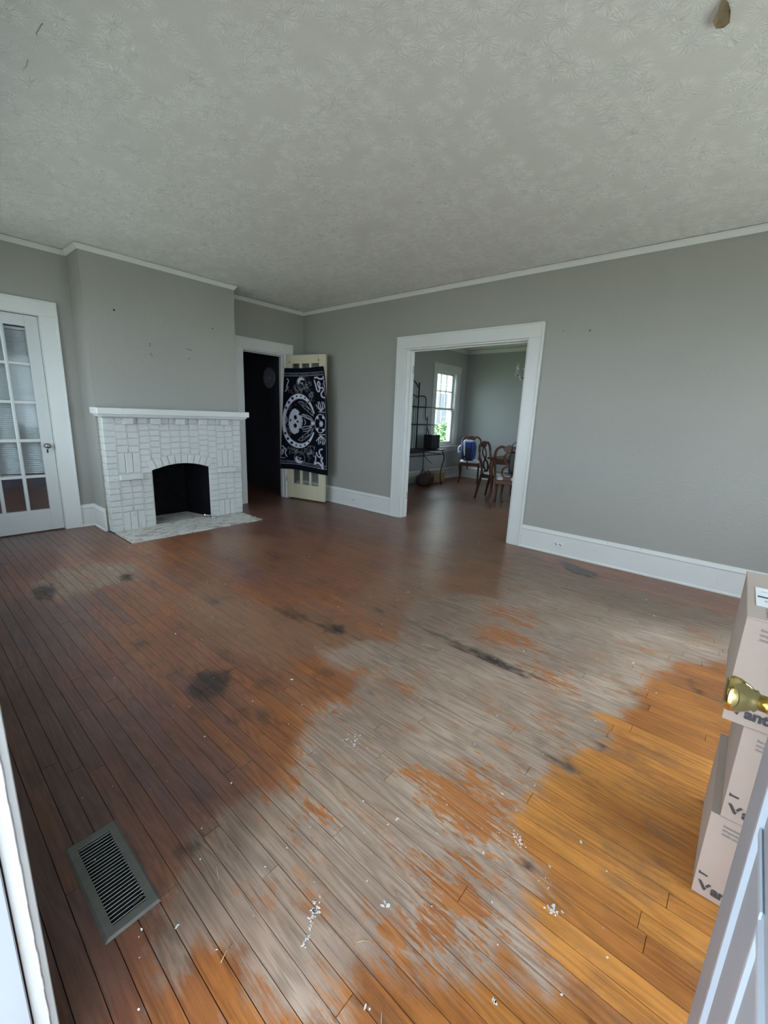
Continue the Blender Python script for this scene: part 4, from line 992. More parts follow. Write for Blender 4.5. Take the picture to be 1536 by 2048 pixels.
    curve([(798, 636), (836, 640), (842, 672), (806, 716), (814, 762), (852, 780)], 10, 0.82)
    curve([(868, 540), (862, 600), (880, 660), (872, 730)], 8, 0.7)
    curve([(806, 1532), (770, 1552), (764, 1600), (786, 1632), (770, 1662), (736, 1640), (722, 1600)], 9, 0.82)
    curve([(696, 1780), (712, 1700), (706, 1650)], 8, 0.75); curve([(700, 1770), (750, 1750), (800, 1790), (816, 1830), (790, 1850), (752, 1846)], 13, 0.8)
    curve([(806, 1660), (792, 1710), (812, 1750), (810, 1800)], 12, 0.75)
    curve([(182, 1570), (226, 1548), (248, 1590), (226, 1630), (204, 1650), (196, 1680), (222, 1680), (234, 1640), (214, 1600)], 7, 0.78)
    curve([(262, 1580), (278, 1610), (268, 1660), (292, 1716)], 7, 0.75); curve([(180, 1712), (224, 1740), (262, 1738)], 5, 0.6)
    curve([(258, 500), (284, 530), (258, 600), (266, 640), (236, 690)], 8, 0.7)
    # skeletal hands at the side
    for b, s in ((800, 1), (1500, -1)):
        for k, x_ in enumerate((728, 748, 778, 806, 836)): curve([(790, b+s*170), (x_+12, b+s*110), (x_-6+10*(k % 2), b+s*(40 if k else 80))], 5.5, 0.8)
        line([(760, b+s*182), (850, b+s*186)], 6, 0.6)
    # stars
    for _ in range(75):
        a, b = rs.uniform(230, 860), rs.uniform(480, 1780); r0 = rs.uniform(3, 7); mx((1-ell(a, b, r0, r0))*3, rs.uniform(0.3, 0.8))
    # borders
    for yy, k in ((412, 0.7), (456, 0.7), (1786, 0.7), (1830, 0.7)): mx((3.4-np.abs(Y-yy-(X-500)*0.0))/2, k)
    mx((np.sin(X*0.35) > 0.2)*(np.abs(Y-434) < 9), 0.28); mx((np.sin(X*0.35) > 0.2)*(np.abs(Y-1808) < 9), 0.28)
    okx = (Y > 456) & (Y < 1786)
    for xx in (846+22, 858+16): pass
    mx((2.6-np.abs(X-868))/2*okx, 0.6); mx((2.2-np.abs(X-846))/2*okx, 0.0)
    cut(np.where((Y < 405) | (Y > 1838) | (X > 872), 1.0, 0.0))
    return np.clip(out, 0, 1)
def cloth_mat():
    t = NT('printed_cloth'); a = t.node('ShaderNodeAttribute', attribute_name='ink'); p = t.pos()
    w = t.math('MULTIPLY', a.outputs['Fac'], t.math('ADD', 0.75, t.math('MULTIPLY', t.noise(p, 220.0, 2.0), 0.5)))
    t.base(t.mix(w, (0.005, 0.005, 0.010), (0.48, 0.48, 0.56)), 0.9, 0, 0.05); t.bump(t.noise(p, 500.0, 1.0), 0.0004); return t.m
M['cloth'] = cloth_mat()
NU, NV = 150, 300
U, V = np.meshgrid(np.linspace(0, 1, NU+1), np.linspace(0, 1, NV+1))
# edges of the hanging cloth in the plane of the leaf: s along the leaf, z height
sL = -0.005-0.085*V**0.8; sR = 0.672+0.095*np.clip(V*2.2, 0, 1)**0.7+0.006*np.sin(V*9)
zT = 1.886+0.016*U-0.012*np.sin(U*PI); zB = 0.440-0.010*U+0.012*np.sin(U*PI*1.5)
Sg = sL+(sR-sL)*U; Zg = zT+(zB-zT)*V
Og = 0.016+0.012*np.sin(U*5.0+V*2.0)*V+0.010*np.sin(U*11+V*1.0)*V+0.035*np.clip((U-0.86)/0.14, 0, 1)**1.5*V*(1-V)*2.0
Og = np.maximum(Og, 0.013)+0.004
co = np.stack([Sg, -Og, Zg], -1).reshape(-1, 3)
ink = tapestry_color(U*690, V*1580).reshape(-1)
fs = [(j*(NU+1)+i, (j+1)*(NU+1)+i, (j+1)*(NU+1)+i+1, j*(NU+1)+i+1) for j in range(NV) for i in range(NU)]
me = bpy.data.meshes.new('tapestry'); me.from_pydata(co.tolist(), [], fs); me.materials.append(M['cloth'])
a = me.attributes.new('ink', 'FLOAT', 'POINT'); a.data.foreach_set('value', ink.astype('f'))
me.polygons.foreach_set('use_smooth', [True]*len(me.polygons))
tp = bpy.data.objects.new('tapestry', me); COL.objects.link(tp); tp.location = (LA.x, LA.y, 0); tp.rotation_euler = (0, 0, LANG)
so = tp.modifiers.new('thick', 'SOLIDIFY'); so.thickness = 0.002
tag(tp, 'black cloth with white skull and moon print hung on the open corner door', 'tapestry')

# ================================================================== WALL DETAILS
def tack(x, y, z, ax, label, kind='nail hole', r=0.006, dark=True):
    t = empty('wall_nail', (x, y, z), 0, label, 'nail')
    m = M['dark_gap'] if dark else M['old_metal']
    out = (-1 if ax == 0 else -1)
    c = lambda d: (d*out, 0, 0) if ax == 0 else (0, d*out, 0)
    MB().lathe([(r*0.9, 0.0), (r, -0.0008), (r*0.6, -0.0016)] if True else [], (0, 0, 0), ax=ax, seg=10).build('head', m, t)
    MB().tube([c(0.0), tuple(a+b for a, b in zip(c(0.010), (0, 0, 0.003)))], 0.0016, 6).build('shank', M['old_metal'], t)
tack(0, -3.763, 2.109, 0, 'small dark nail on the wall just beyond the top corner of the wide cased opening', r=0.004)
tack(0, -3.995, 2.092, 0, 'small dark nail farther along the bare wall beside the wide cased opening', r=0.007)
tack(-2.595, CY, 2.178, 1, 'nail high on the chimney breast nearest the closed glass door', r=0.010)
tack(-1.593, CY, 2.177, 1, 'nail high on the chimney breast nearest the dark doorway', r=0.007)
for i, (x, z) in enumerate(((-2.290, 1.912), (-2.292, 1.890), (-2.288, 1.815), (-2.278, 1.795), (-1.905, 1.915), (-1.880, 1.908), (-1.860, 1.906), (-1.886, 1.815))):
    q = MB().lathe([(0.0055, 0.0), (0.0055, -0.0012), (0.002, -0.0016)], (0, 0, 0), ax=1, seg=8)
    o = q.build('screw_hole', M['dark_gap']); o.location = (x, CY, z)
    tag(o, ['topmost screw hole of the left cluster on the chimney breast', 'second screw hole from the top in the left cluster on the chimney breast', 'third screw hole from the top in the left cluster on the chimney breast',
            'lowest screw hole of the left cluster on the chimney breast', 'leftmost of three screw holes in the upper row of the right cluster', 'middle of three screw holes in the upper row of the right cluster',
            'rightmost of three screw holes in the upper row of the right cluster', 'lone lower screw hole of the right cluster on the chimney breast'][i], 'screw hole', 'screw holes above the mantel')
# painted-over cover plate on the cased opening
t = empty('cover_plate', (-0.0245, -1.872, 1.715), 0, 'painted over blank metal plate high on the white casing of the dining opening', 'cover plate')
MB().box((-0.006, -0.038, -0.055), (0, 0.038, 0.055)).build('plate', M['trim'], t, bevel=0.003)
for z in (-0.03, 0.03): MB().lathe([(0.004, -0.0075), (0.004, -0.005)], (0, 0, z), ax=0, seg=8).build('screw', M['old_metal'], t)
def outlet(y, z, label):
    t = empty('wall_outlet', (-0.0185, y, z), 0, label, 'outlet', 'outlets set in the baseboard')
    MB().box((-0.005, -0.057, -0.034), (0, 0.057, 0.034)).build('plate', M['trim'], t, bevel=0.003)
    for s in (-1, 1):
        u = MB().lathe([(0.017, -0.0062), (0.017, -0.004)], (0, s*0.021, 0), ax=0, seg=16).build('receptacle', M['trim'], t)
        MB().box((-0.0066, s*0.021-0.009, 0.004), (-0.006, s*0.021-0.002, 0.007)).box((-0.0066, s*0.021-0.009, -0.007), (-0.006, s*0.021-0.002, -0.004)).lathe([(0.003, -0.0066), (0.003, -0.006)], (0, s*0.021+0.008, 0), ax=0, seg=8).build('slots', M['dark_gap'], u)
outlet(-1.137, 0.105, 'white outlet in the baseboard between the corner door and the wide opening')
outlet(-3.985, 0.115, 'white outlet in the baseboard under the long bare wall')
# torn flake of ceiling paper
M['paper'] = simple('torn_brown_paper', (0.20, 0.15, 0.09), 0.9, 0, 0.2, 40)
q = MB(); fl = [(0, 0), (0.03, 0.012), (0.06, 0.028), (0.095, 0.022), (0.12, 0.004), (0.095, -0.016), (0.05, -0.02), (0.02, -0.012)]
vs = [(a, b, -0.001-0.02*math.sin(a*20)**2) for a, b in fl]+[(a, b, 0.002-0.02*math.sin(a*20)**2) for a, b in fl]
q.add(vs, [tuple(range(8)), tuple(range(15, 7, -1))]+[(i, (i+1) % 8, 8+(i+1) % 8, 8+i) for i in range(8)])
o = q.build('ceiling_flake', M['paper']); o.location = (-2.19, -4.935, H-0.004); tag(o, 'torn brown flake hanging from the textured ceiling', 'paper flake')

# ================================================================== LITTER ON THE FLOOR
M['white_chip'] = simple('white_paint_fleck', (0.78, 0.80, 0.82), 0.6)
M['straw'] = simple('dry_straw', (0.55, 0.46, 0.32), 0.8)
def chips(mb, cx, cy, n, sx_, sy_, r0, r1, rs, ang=0.0):
    for _ in range(n):
        u, v = rs.gauss(0, sx_), rs.gauss(0, sy_); x = cx+u*math.cos(ang)-v*math.sin(ang); y = cy+u*math.sin(ang)+v*math.cos(ang)
        r = rs.uniform(r0, r1); k = rs.randint(4, 6); a0 = rs.uniform(0, 6); st = rs.uniform(0.3, 0.8); ro = rs.uniform(0, 3.14)
        P = []
        for i in range(k):
            t_ = a0+2*PI*i/k; a, b = r*rs.uniform(0.6, 1.1)*math.cos(t_), r*st*rs.uniform(0.6, 1.1)*math.sin(t_); P.append((x+a*math.cos(ro)-b*math.sin(ro), y+a*math.sin(ro)+b*math.cos(ro)))
        z = 0.0008; mb.add([(a, b, z) for a, b in P]+[(a, b, -0.0004) for a, b in P], [tuple(range(k))]+[(i, k+i, k+(i+1) % k, (i+1) % k) for i in range(k)])
rs = random.Random(21)
for lab, lst in (('long smear of white paint flecks on the grey worn boards', [(-3.652, -4.604, 30, .014, .005, .002, .006, 0.5), (-3.685, -4.626, 26, .022, .0025, .001, .003, 0.6), (-3.716, -4.642, 12, .008, .003, .002, .005, 0.5)]),
                 ('cluster of white paint scrapes where the grey boards meet the orange', [(-3.098, -4.930, 24, .014, .008, .002, .006, 0.9), (-3.13, -4.90, 6, .02, .02, .001, .003, 0)]),
                 ('white paint scrapes on the bright orange boards nearest the boxes', [(-3.222, -5.085, 20, .016, .006, .002, .006, 1.9), (-3.18, -5.06, 5, .02, .02, .001, .003, 0)]),
                 ('sprinkle of white flecks in the middle of the grey worn boards', [(-3.162, -4.255, 26, .018, .020, .001, .005, 0)])):
    q = MB()
    for a in lst: chips(q, a[0], a[1], a[2], a[3], a[4], a[5], a[6], rs, a[7])
    tag(q.build('paint_flecks', M['white_chip']), lab, 'paint flecks', kind='stuff')
q = MB()
for _ in range(230):
    r = 0.8+3.8*rs.random()**1.1; az = math.radians(rs.uniform(2, 82)); x, y = -4.22+r*math.cos(az), -5.27+r*math.sin(az)
    if x > -0.06 or y > -1.0 or (x > -3.0 and y < -5.3): continue
    chips(q, x, y, 1, 0.001, 0.001, 0.0012, 0.005 if rs.random() < 0.85 else 0.009, rs)
for x, y in ((-3.50, -5.05), (-3.70, -4.84), (-3.52, -4.73), (-3.913, -4.375), (-3.30, -4.60)): chips(q, x, y, 3, 0.004, 0.004, 0.003, 0.007, rs)
tag(q.build('plaster_crumbs', M['white_chip']), 'scattered white plaster crumbs over the worn room floor', 'crumbs', kind='stuff')
q = MB()
for x, y, a, L in ((-3.69, -4.875, 0.6, .03), (-3.36, -4.25, 1.9, .045), (-2.35, -4.05, 2.0, .07), (-3.86, -4.52, 0.4, .04), (-3.62, -4.75, 2.4, .03), (-2.75, -4.3, .3, .04), (-3.78, -4.33, 1.2, .05), (-2.2, -3.4, 1.4, .05), (-2.5, -4.6, 0.8, .06)):
    q.tube([(x-L/2*math.cos(a), y-L/2*math.sin(a), 0.0015), (x, y+0.002, 0.0025), (x+L/2*math.cos(a), y+L/2*math.sin(a), 0.0012)], 0.0008, 4)
tag(q.build('straws', M['straw']), 'a few dry straws and splinters on the room floor', 'straw', kind='stuff')

# ================================================================== DINING ROOM
def wood_mat(name, c1, c2, rough=0.3):
    t = NT(name); p = t.obj(); t.base(t.mix(t.noise(t.scale(p, (14, 14, 3)), 1.0, 4.0, 0.6), c1, c2), rough); return t.m
M['cherry'] = wood_mat('cherry_wood', (0.060, 0.017, 0.009), (0.105, 0.030, 0.014), 0.45)
M['dark_wood'] = wood_mat('dark_cherry_wood', (0.03, 0.011, 0.008), (0.055, 0.019, 0.011), 0.45)
M['cushion'] = simple('white_seat_fabric', (0.70, 0.71, 0.71), 0.8, 0, 0.05, 20)
M['iron'] = simple('black_wrought_iron', (0.022, 0.018, 0.016), 0.5, 0.5, 0.1, 40)
def cat(pts, n=6):
    P = [Vector(p) for p in pts]; Q = [2*P[0]-P[1]]+P+[2*P[-1]-P[-2]]; out = []
    for i in range(1, len(Q)-2):
        for k in range(n):
            t = k/n; a, b, c, d = Q[i-1], Q[i], Q[i+1], Q[i+2]
            out.append(0.5*((2*b)+(c-a)*t+(2*a-5*b+4*c-d)*t*t+(3*b-a-3*c+d)*t**3))
    out.append(P[-1]); return out
def tap(r, n): # interpolate a short radius list over n points
    xs = np.linspace(0, 1, len(r)); return [float(v) for v in np.interp(np.linspace(0, 1, n), xs, r)]
def chair(loc_, rz, label, wood='cherry'):
    """balloon-back chair, front towards local +x, origin on the floor under the seat centre"""
    w = M[wood]; c = empty('dining_chair', loc_, rz, label, 'chair', 'dining chairs with looped balloon backs')
    hw, d = 0.215, 0.21
    for s in (-1, 1):   # rear post and splayed leg, continuous
        pts = cat([(-d-0.08, s*(hw-0.005), 0.0), (-d-0.045, s*(hw-0.015), 0.2), (-d, s*(hw-0.02), 0.42), (-d-0.005, s*(hw-0.02), 0.55), (-d-0.04, s*(hw-0.005), 0.72), (-d-0.065, s*(hw+0.0), 0.84)])
        MB().tube(pts, tap([0.017, 0.021, 0.024, 0.02, 0.02, 0.021], len(pts)), 8, up=(0, 1, 0)).build('rear_leg', w, c)
        pts = cat([(d+0.02, s*(hw-0.005), 0.0), (d-0.012, s*(hw-0.02), 0.12), (d-0.006, s*(hw-0.018), 0.26), (d+0.012, s*(hw-0.01), 0.38), (d-0.005, s*(hw-0.02), 0.44)])
        MB().tube(pts, tap([0.021, 0.0145, 0.017, 0.027, 0.029], len(pts)), 8).build('front_leg', w, c)
    # top hoop with crest block
    for s in (-1, 1):
        pts = cat([(-d-0.065, s*hw, 0.84), (-d-0.078, s*(hw-0.02), 0.92), (-d-0.088, s*(hw-0.085), 0.975), (-d-0.09, s*0.07, 0.965)])
        MB().tube(pts, tap([0.021, 0.02, 0.019, 0.022], len(pts)), 8).build('hoop', w, c)
    cr_ = [(-0.10, 0.955), (-0.075, 0.985), (-0.05, 0.985), (-0.025, 1.005), (0.025, 1.005), (0.05, 0.985), (0.075, 0.985), (0.10, 0.955), (0.078, 0.935), (0.075, 0.91), (0.045, 0.895), (0.0, 0.885), (-0.045, 0.895), (-0.075, 0.91), (-0.078, 0.935)]
    MB().prism(cr_, 0, -d-0.107, -d-0.073).build('crest', w, c, bevel=0.005)
    def ring(cz, ry_, rz_, r0, x0, x1):
        pts = []
        for k in range(20):
            a = 2*PI*k/20; z = cz+rz_*math.cos(a); f = (z-0.45)/0.45
            pts.append((x0+(x1-x0)*max(0, min(1, f)), ry_*math.sin(a), z))
        return MB().tube(pts, r0, 7, closed=True)
    ring(0.80, 0.068, 0.085, 0.014, -d, -d-0.09).build('splat_ring', w, c); ring(0.575, 0.085, 0.095, 0.015, -d, -d-0.09).build('splat_ring', w, c)
    MB().prism([(-0.03, 0.655), (0.03, 0.655), (0.018, 0.69), (0.03, 0.73), (-0.03, 0.73), (-0.018, 0.69)], 0, -d-0.06, -d-0.035).build('splat_knot', w, c, bevel=0.004)
    MB().prism([(-0.07, 0.44), (0.07, 0.44), (0.05, 0.50), (-0.05, 0.50)], 0, -d-0.022, -d+0.005).build('splat_foot', w, c, bevel=0.003)
    MB().prism([(-d-0.01, -hw+0.01), (d+0.01, -hw-0.01), (d+0.03, 0), (d+0.01, hw+0.01), (-d-0.01, hw-0.01)], 2, 0.375, 0.44).build('seat_rail', w, c, bevel=0.006)
    MB().ellipsoid((0.008, 0, 0.452), (d-0.002, hw-0.005, 0.030), 24, 8, 0.45).build('cushion', M['cushion'], c)
    c.scale = (0.93, 0.93, 0.93)
    return c
def face(p_from, p_to): return math.atan2(p_to[1]-p_from[1], p_to[0]-p_from[0])
chair((3.62, -0.88, 0), math.radians(208), 'dining chair in the window corner with a blue backpack on its white seat')
chair((2.30, -2.15, 0), math.radians(-88), 'dark dining chair pushed in at the table end nearest the window', 'dark_wood')
chair((1.90, -2.53, 0), math.radians(19), 'cherry dining chair at the long side of the table, its open back facing the opening')
# table
def cab_leg(x, y, sx_, sy_2, mat, h=0.72):
    pts = cat([(x+sx_*0.03, y+sy_2*0.03, 0.0), (x+sx_*0.012, y+sy_2*0.012, 0.05), (x-sx_*0.012, y-sy_2*0.012, 0.22), (x-sx_*0.002, y-sy_2*0.002, 0.42), (x+sx_*0.014, y+sy_2*0.014, 0.58), (x, y, h-0.05), (x, y, h)])
    return MB().tube(pts, tap([0.024, 0.020, 0.019, 0.025, 0.036, 0.038, 0.034], len(pts)), 10)
tb = empty('dining_table', (2.50, -2.97, 0), 0, 'cherry wood dining table with cabriole legs in the room beyond the wide opening', 'table')
TW, TL = 0.56, 0.89; tb.scale = (1, 1, 0.93)
top = [(-TW, -TL+0.1), (-TW+0.03, -TL+0.03), (-TW+0.1, -TL), (TW-0.1, -TL), (TW-0.03, -TL+0.03), (TW, -TL+0.1), (TW, TL-0.1), (TW-0.03, TL-0.03), (TW-0.1, TL), (-TW+0.1, TL), (-TW+0.03, TL-0.03), (-TW, TL-0.1)]
MB().prism(top, 2, 0.727, 0.752).build('tabletop', M['cherry'], tb, bevel=0.006, segs=2)
def apron(x0, y0, x1, y1):
    n = 14; L_ = math.hypot(x1-x0, y1-y0); P = [(0, 0.726)]
    for i in range(n+1):
        u = i/n; P.append((u*L_, 0.645-0.028*math.exp(-((u-0.5)/0.09)**2)+0.022*(math.exp(-((u-0.25)/0.1)**2)+math.exp(-((u-0.75)/0.1)**2))))
    P.append((L_, 0.726)); m = MB().prism(P, 1, -0.011, 0.011)
    return m.xf(Matrix.Translation((x0, y0, 0)) @ Matrix.Rotation(math.atan2(y1-y0, x1-x0), 4, 'Z'))
ax_, ay_ = TW-0.09, TL-0.10
for a in ((-ax_, -ay_, -ax_, ay_), (ax_, -ay_, ax_, ay_), (-ax_, ay_, ax_, ay_), (-ax_, -ay_, ax_, -ay_)): apron(*a).build('apron', M['cherry'], tb)
for sx2 in (-1, 1):
    for sy2 in (-1, 1): cab_leg(sx2*ax_, sy2*ay_, sx2, sy2, 'cherry').build('leg', M['cherry'], tb)
# dark flat bag hanging over the back of that chair
bgd = empty('hanging_bag', (1.555, -2.735, 0.70), math.radians(14), 'black cloth bag hung beside the chair back at the edge of the opening', 'bag')
MB().ellipsoid((0, 0, 0), (0.04, 0.06, 0.16), 20, 10, 0.45).build('body', M['black'], bgd)
MB().tube([(0, -0.04, 0.15), (0, -0.035, 0.25), (0, 0.0, 0.285), (0, 0.035, 0.25), (0, 0.04, 0.15)], 0.006, 6).build('handle', M['black'], bgd)
# backpack
def pack_mat():
    t = NT('blue_backpack_cloth'); p = t.obj(); t.base(t.mix(t.step(t.noise(p, 6.0, 3.0), 0.4, 0.6), (0.018, 0.035, 0.16), (0.03, 0.075, 0.32)), 0.7); t.bump(t.noise(p, 18.0, 3.0), 0.01); return t.m
M['pack'] = pack_mat(); M['pack_dark'] = simple('navy_cloth', (0.012, 0.016, 0.045), 0.7); M['white_cloth'] = simple('white_cloth', (0.62, 0.63, 0.70), 0.8, 0, 0.08, 30)
bp = empty('backpack', (3.55, -0.87, 0.452), math.radians(208), 'bright blue backpack with white straps leaning on a dining chair seat', 'backpack')
MB().ellipsoid((0, 0, 0.20), (0.10, 0.155, 0.215), 26, 16, 0.62).build('body', M['pack'], bp)
MB().ellipsoid((0.085, -0.01, 0.13), (0.05, 0.115, 0.115), 22, 12, 0.6).build('front_pocket', M['pack_dark'], bp)
for s in (-1, 1):
    pts = cat([(0.02, s*0.07, 0.405), (0.10, s*0.085, 0.36), (0.135, s*0.08, 0.22), (0.12, s*0.06, 0.03)])
    MB().tube(pts, 0.016, 6, flat=0.4, up=(1, 0, 0)).build('strap', M['white_cloth'] if s < 0 else M['pack'], bp)
MB().ellipsoid((0.04, 0.0, 0.385), (0.05, 0.11, 0.03), 18, 8, 0.8).build('top_flap', M['white_cloth'], bp)
MB().tube(cat([(0, -0.03, 0.40), (0, -0.02, 0.455), (0, 0.02, 0.455), (0, 0.03, 0.40)]), 0.008, 6).build('handle', M['pack_dark'], bp)
pts = cat([(0.07, -0.155, 0.30), (0.11, -0.20, 0.24), (0.13, -0.19, 0.15), (0.10, -0.17, 0.18)])
MB().tube(pts, 0.022, 6, flat=0.5).build('loose_strap', M['white_cloth'], bp)
MB().tube(cat([(0.14, 0.0, 0.03), (0.20, 0.0, 0.0), (0.222, 0.0, -0.08), (0.222, 0.01, -0.16)]), 0.010, 6, flat=0.5).build('hanging_strap', M['pack_dark'], bp)
# chandelier
def crystal_mat():
    t = NT('cut_crystal'); t.base((0.9, 0.93, 0.92), 0.05, 0, 1.0); t.put(t.b.inputs['Transmission Weight'], 0.75); t.put(t.b.inputs['IOR'], 1.5); return t.m
M['crystal'] = crystal_mat(); M['bronze'] = simple('aged_bronze', (0.10, 0.085, 0.055), 0.3, 0.9, 0.1, 30)
ch = empty('chandelier', (2.35, -2.47, 1.86), 0, 'small crystal chandelier with candle arms hanging above the dining table', 'chandelier')
MB().tube([(0, 0, 0.34), (0, 0, 0.80)], 0.006, 6).lathe([(0.002, 0.762), (0.06, 0.79), (0.062, 0.81)], seg=16).build('chain_and_canopy', M['bronze'], ch)
MB().lathe([(0.006, 0.02), (0.03, 0.05), (0.014, 0.09), (0.012, 0.16), (0.035, 0.20), (0.014, 0.24), (0.010, 0.30), (0.02, 0.33), (0.006, 0.35)], seg=16).build('column', M['bronze'], ch)
cp = MB().ellipsoid((0, 0, 0), (0.013, 0.013, 0.026), 6, 4)
cmesh = None
for i in range(6):
    a = 2*PI*i/6+0.3; u = Vector((math.cos(a), math.sin(a), 0))
    arm = MB().tube(cat([u*0.012+Vector((0, 0, 0.12)), u*0.07+Vector((0, 0, 0.07)), u*0.15+Vector((0, 0, 0.08)), u*0.19+Vector((0, 0, 0.15))]), 0.006, 6).build('arm', M['bronze'], ch)
    e = u*0.19
    MB().lathe([(0.008, 0.148), (0.036, 0.156), (0.038, 0.160), (0.010, 0.166)], (e.x, e.y, 0), seg=12).build('drip_pan', M['crystal'], arm)
    MB().lathe([(0.010, 0.165), (0.0095, 0.235), (0.004, 0.238)], (e.x, e.y, 0), seg=8).build('candle', M['cushion'], arm)
    MB().lathe([(0.004, 0.238), (0.011, 0.256), (0.006, 0.28), (0.0008, 0.298)], (e.x, e.y, 0), seg=8).build('bulb', M['crystal'], arm)
    for k, (rr_, zz) in enumerate(((0.19, 0.118), (0.13, 0.04), (0.085, 0.20), (0.165, 0.085), (0.205, 0.10), (0.06, 0.0), (0.19, 0.16), (0.15, 0.06), (0.11, 0.12), (0.215, 0.13), (0.17, 0.13))):
        b = a+(0.25 if k % 2 else 0.0)
        if cmesh is None:
            o = cp.build('crystal_drop', M['crystal'], ch); cmesh = o.data
        else:
            o = bpy.data.objects.new('crystal_drop', cmesh); COL.objects.link(o); o.parent = ch
        o.location = (rr_*math.cos(b), rr_*math.sin(b), zz)
        MB().tube([(rr_*math.cos(b), rr_*math.sin(b), zz+0.018), (rr_*math.cos(b)*0.97, rr_*math.sin(b)*0.97, zz+0.045)], 0.0012, 4).build('link', M['bronze'], ch)
# baker's rack
rk = empty('bakers_rack', (2.1, -0.56, 0), 0, 'black wrought iron bakers rack with arched back beside the dining window', 'rack')
I = M['iron']; yb2, yf2 = 0.20, -0.23
def T(name, pts, r=0.009, closed=False): return MB().tube(pts, r, 6, closed=closed).build(name, I, rk)
for s in (-1, 1):
    X = s*0.62
    T('front_leg', cat([(X-s*0.02, yf2, 0.66), (X+s*0.045, yf2, 0.58), (X+s*0.05, yf2, 0.48), (X-s*0.01, yf2, 0.34), (X-s*0.035, yf2, 0.2), (X-s*0.01, yf2, 0.07), (X+s*0.03, yf2, 0.012)]), 0.011)
    T('rear_leg', [(X-s*0.02, yb2, 0.0), (X-s*0.02, yb2, 0.70)], 0.009)
    T('main_post', [(s*0.33, yb2, 0.68), (s*0.33, yb2, 1.86)], 0.013)
    MB().ellipsoid((s*0.33, yb2, 1.88), (0.018, 0.018, 0.022), 10, 6).build('finial', I, rk)
    T('wing', cat([(s*0.34, yb2, 1.66), (s*0.50, yb2, 1.665), (s*0.565, yb2, 1.62), (s*0.57, yb2, 1.45), (s*0.57, yb2, 1.34), (s*0.60, yb2, 1.25), (s*0.655, yb2, 1.22)]), 0.010)
    T('end_post', [(s*0.655, yb2, 0.68), (s*0.655, yb2, 1.29)], 0.010)
    T('side_loop', cat([(s*0.655, yb2, 1.08), (s*0.70, yb2-0.02, 0.98), (s*0.71, yb2-0.02, 0.87), (s*0.66, yb2, 0.76)]), 0.008)
    for x_ in (0.19, 0.06): T('back_bar', [(s*x_, yb2, 0.68), (s*x_, yb2, 1.60+0.05*(x_ < 0.1))], 0.006)
T('arch', cat([(-0.33, yb2, 1.80), (-0.2, yb2, 1.90), (0, yb2, 1.95), (0.2, yb2, 1.90), (0.33, yb2, 1.80)]), 0.011)
T('arch', cat([(-0.33, yb2, 1.62), (-0.17, yb2, 1.67), (0, yb2, 1.69), (0.17, yb2, 1.67), (0.33, yb2, 1.62)]), 0.008)
for z_, w_ in ((1.46, 0.575), (1.14, 0.655)):
    T('shelf_rail', [(-w_, yb2, z_), (w_, yb2, z_)], 0.009); T('shelf_rail', [(-w_, yb2-0.22, z_), (w_, yb2-0.22, z_)], 0.007)
    for k in range(9): T('shelf_wire', [(-w_+k*w_/4, yb2, z_), (-w_+k*w_/4, yb2-0.22, z_)], 0.004)
for a in (((-0.63, yf2, 0.60), (0.63, yf2, 0.60)), ((-0.63, yb2, 0.60), (0.63, yb2, 0.60)), ((-0.63, yf2, 0.60), (-0.63, yb2, 0.60)), ((0.63, yf2, 0.60), (0.63, yb2, 0.60))): T('table_rail', list(a), 0.008)
MB().box((-0.67, yf2-0.02, 0.672), (0.67, yb2+0.015, 0.690)).build('counter', I, rk, bevel=0.004)
for s in (-1, 1): T('brace', cat([(s*0.60, yb2, 0.58), (s*0.55, yb2-0.1, 0.50), (s*0.60, yb2-0.2, 0.40)]), 0.006)
# things on and under the rack
t = empty('black_toaster', (2.60, -0.60, 0.6905), 0, 'black boxy countertop appliance on the iron rack beside the window', 'appliance')
MB().box((-0.13, -0.10, 0.006), (0.13, 0.10, 0.27)).build('body', M['black'], t, bevel=0.012, segs=2)
MB().box((-0.10, -0.103, 0.05), (0.05, -0.0995, 0.22)).build('front_glass', M['black'], t)
for s in (-1, 1): MB().lathe([(0.012, 0), (0.010, 0.007)], (s*0.10, 0, 0), seg=8).build('foot', M['black'], t)
MB().lathe([(0.014, -0.115), (0.014, -0.103)], (0.09, 0, 0.10), ax=1, seg=12).build('dial', M['old_metal'], t)
t = empty('paper_flowers', (1.93, -0.50, 1.4675), 0, 'small glass vase of white flowers on the upper shelf of the iron rack', 'vase')
MB().lathe([(0.03, 0.0), (0.035, 0.04), (0.022, 0.10), (0.026, 0.13)], seg=14).build('vase', M['crystal'], t)
for i in range(7):
    a = i*0.9; MB().tube([(0, 0, 0.03), (0.04*math.cos(a), 0.04*math.sin(a), 0.17)], 0.002, 4).build('stem', M['pale_ground'], t)
    MB().ellipsoid((0.045*math.cos(a), 0.045*math.sin(a), 0.18+0.02*(i % 2)), (0.028, 0.028, 0.022), 8, 5).build('blossom', M['cushion'], t)
for i in range(4):
    x = 1.70+i*0.13
    t = empty('wine_glass', (x, -0.47, 1.1475), 0, ['stemmed glass farthest from the window on the iron rack shelf', 'stemmed glass second from the far end of the iron rack shelf', 'stemmed glass second nearest the window on the iron rack shelf', 'stemmed glass nearest the window on the iron rack shelf'][i], 'glass', 'stemmed glasses on the iron rack')
    MB().lathe([(0.033, 0.0), (0.030, 0.003), (0.005, 0.008), (0.004, 0.08), (0.02, 0.10), (0.036, 0.13), (0.038, 0.16), (0.031, 0.20)], seg=16).build('bowl', M['glass'], t)
t = empty('carton', (3.02, -0.46, 0), math.radians(4), 'low brown cardboard carton on the floor under the iron rack', 'cardboard box')
MB().box((-0.19, -0.12, 0.001), (0.19, 0.12, 0.20)).build('body', M['card_tan'], t, bevel=0.003)
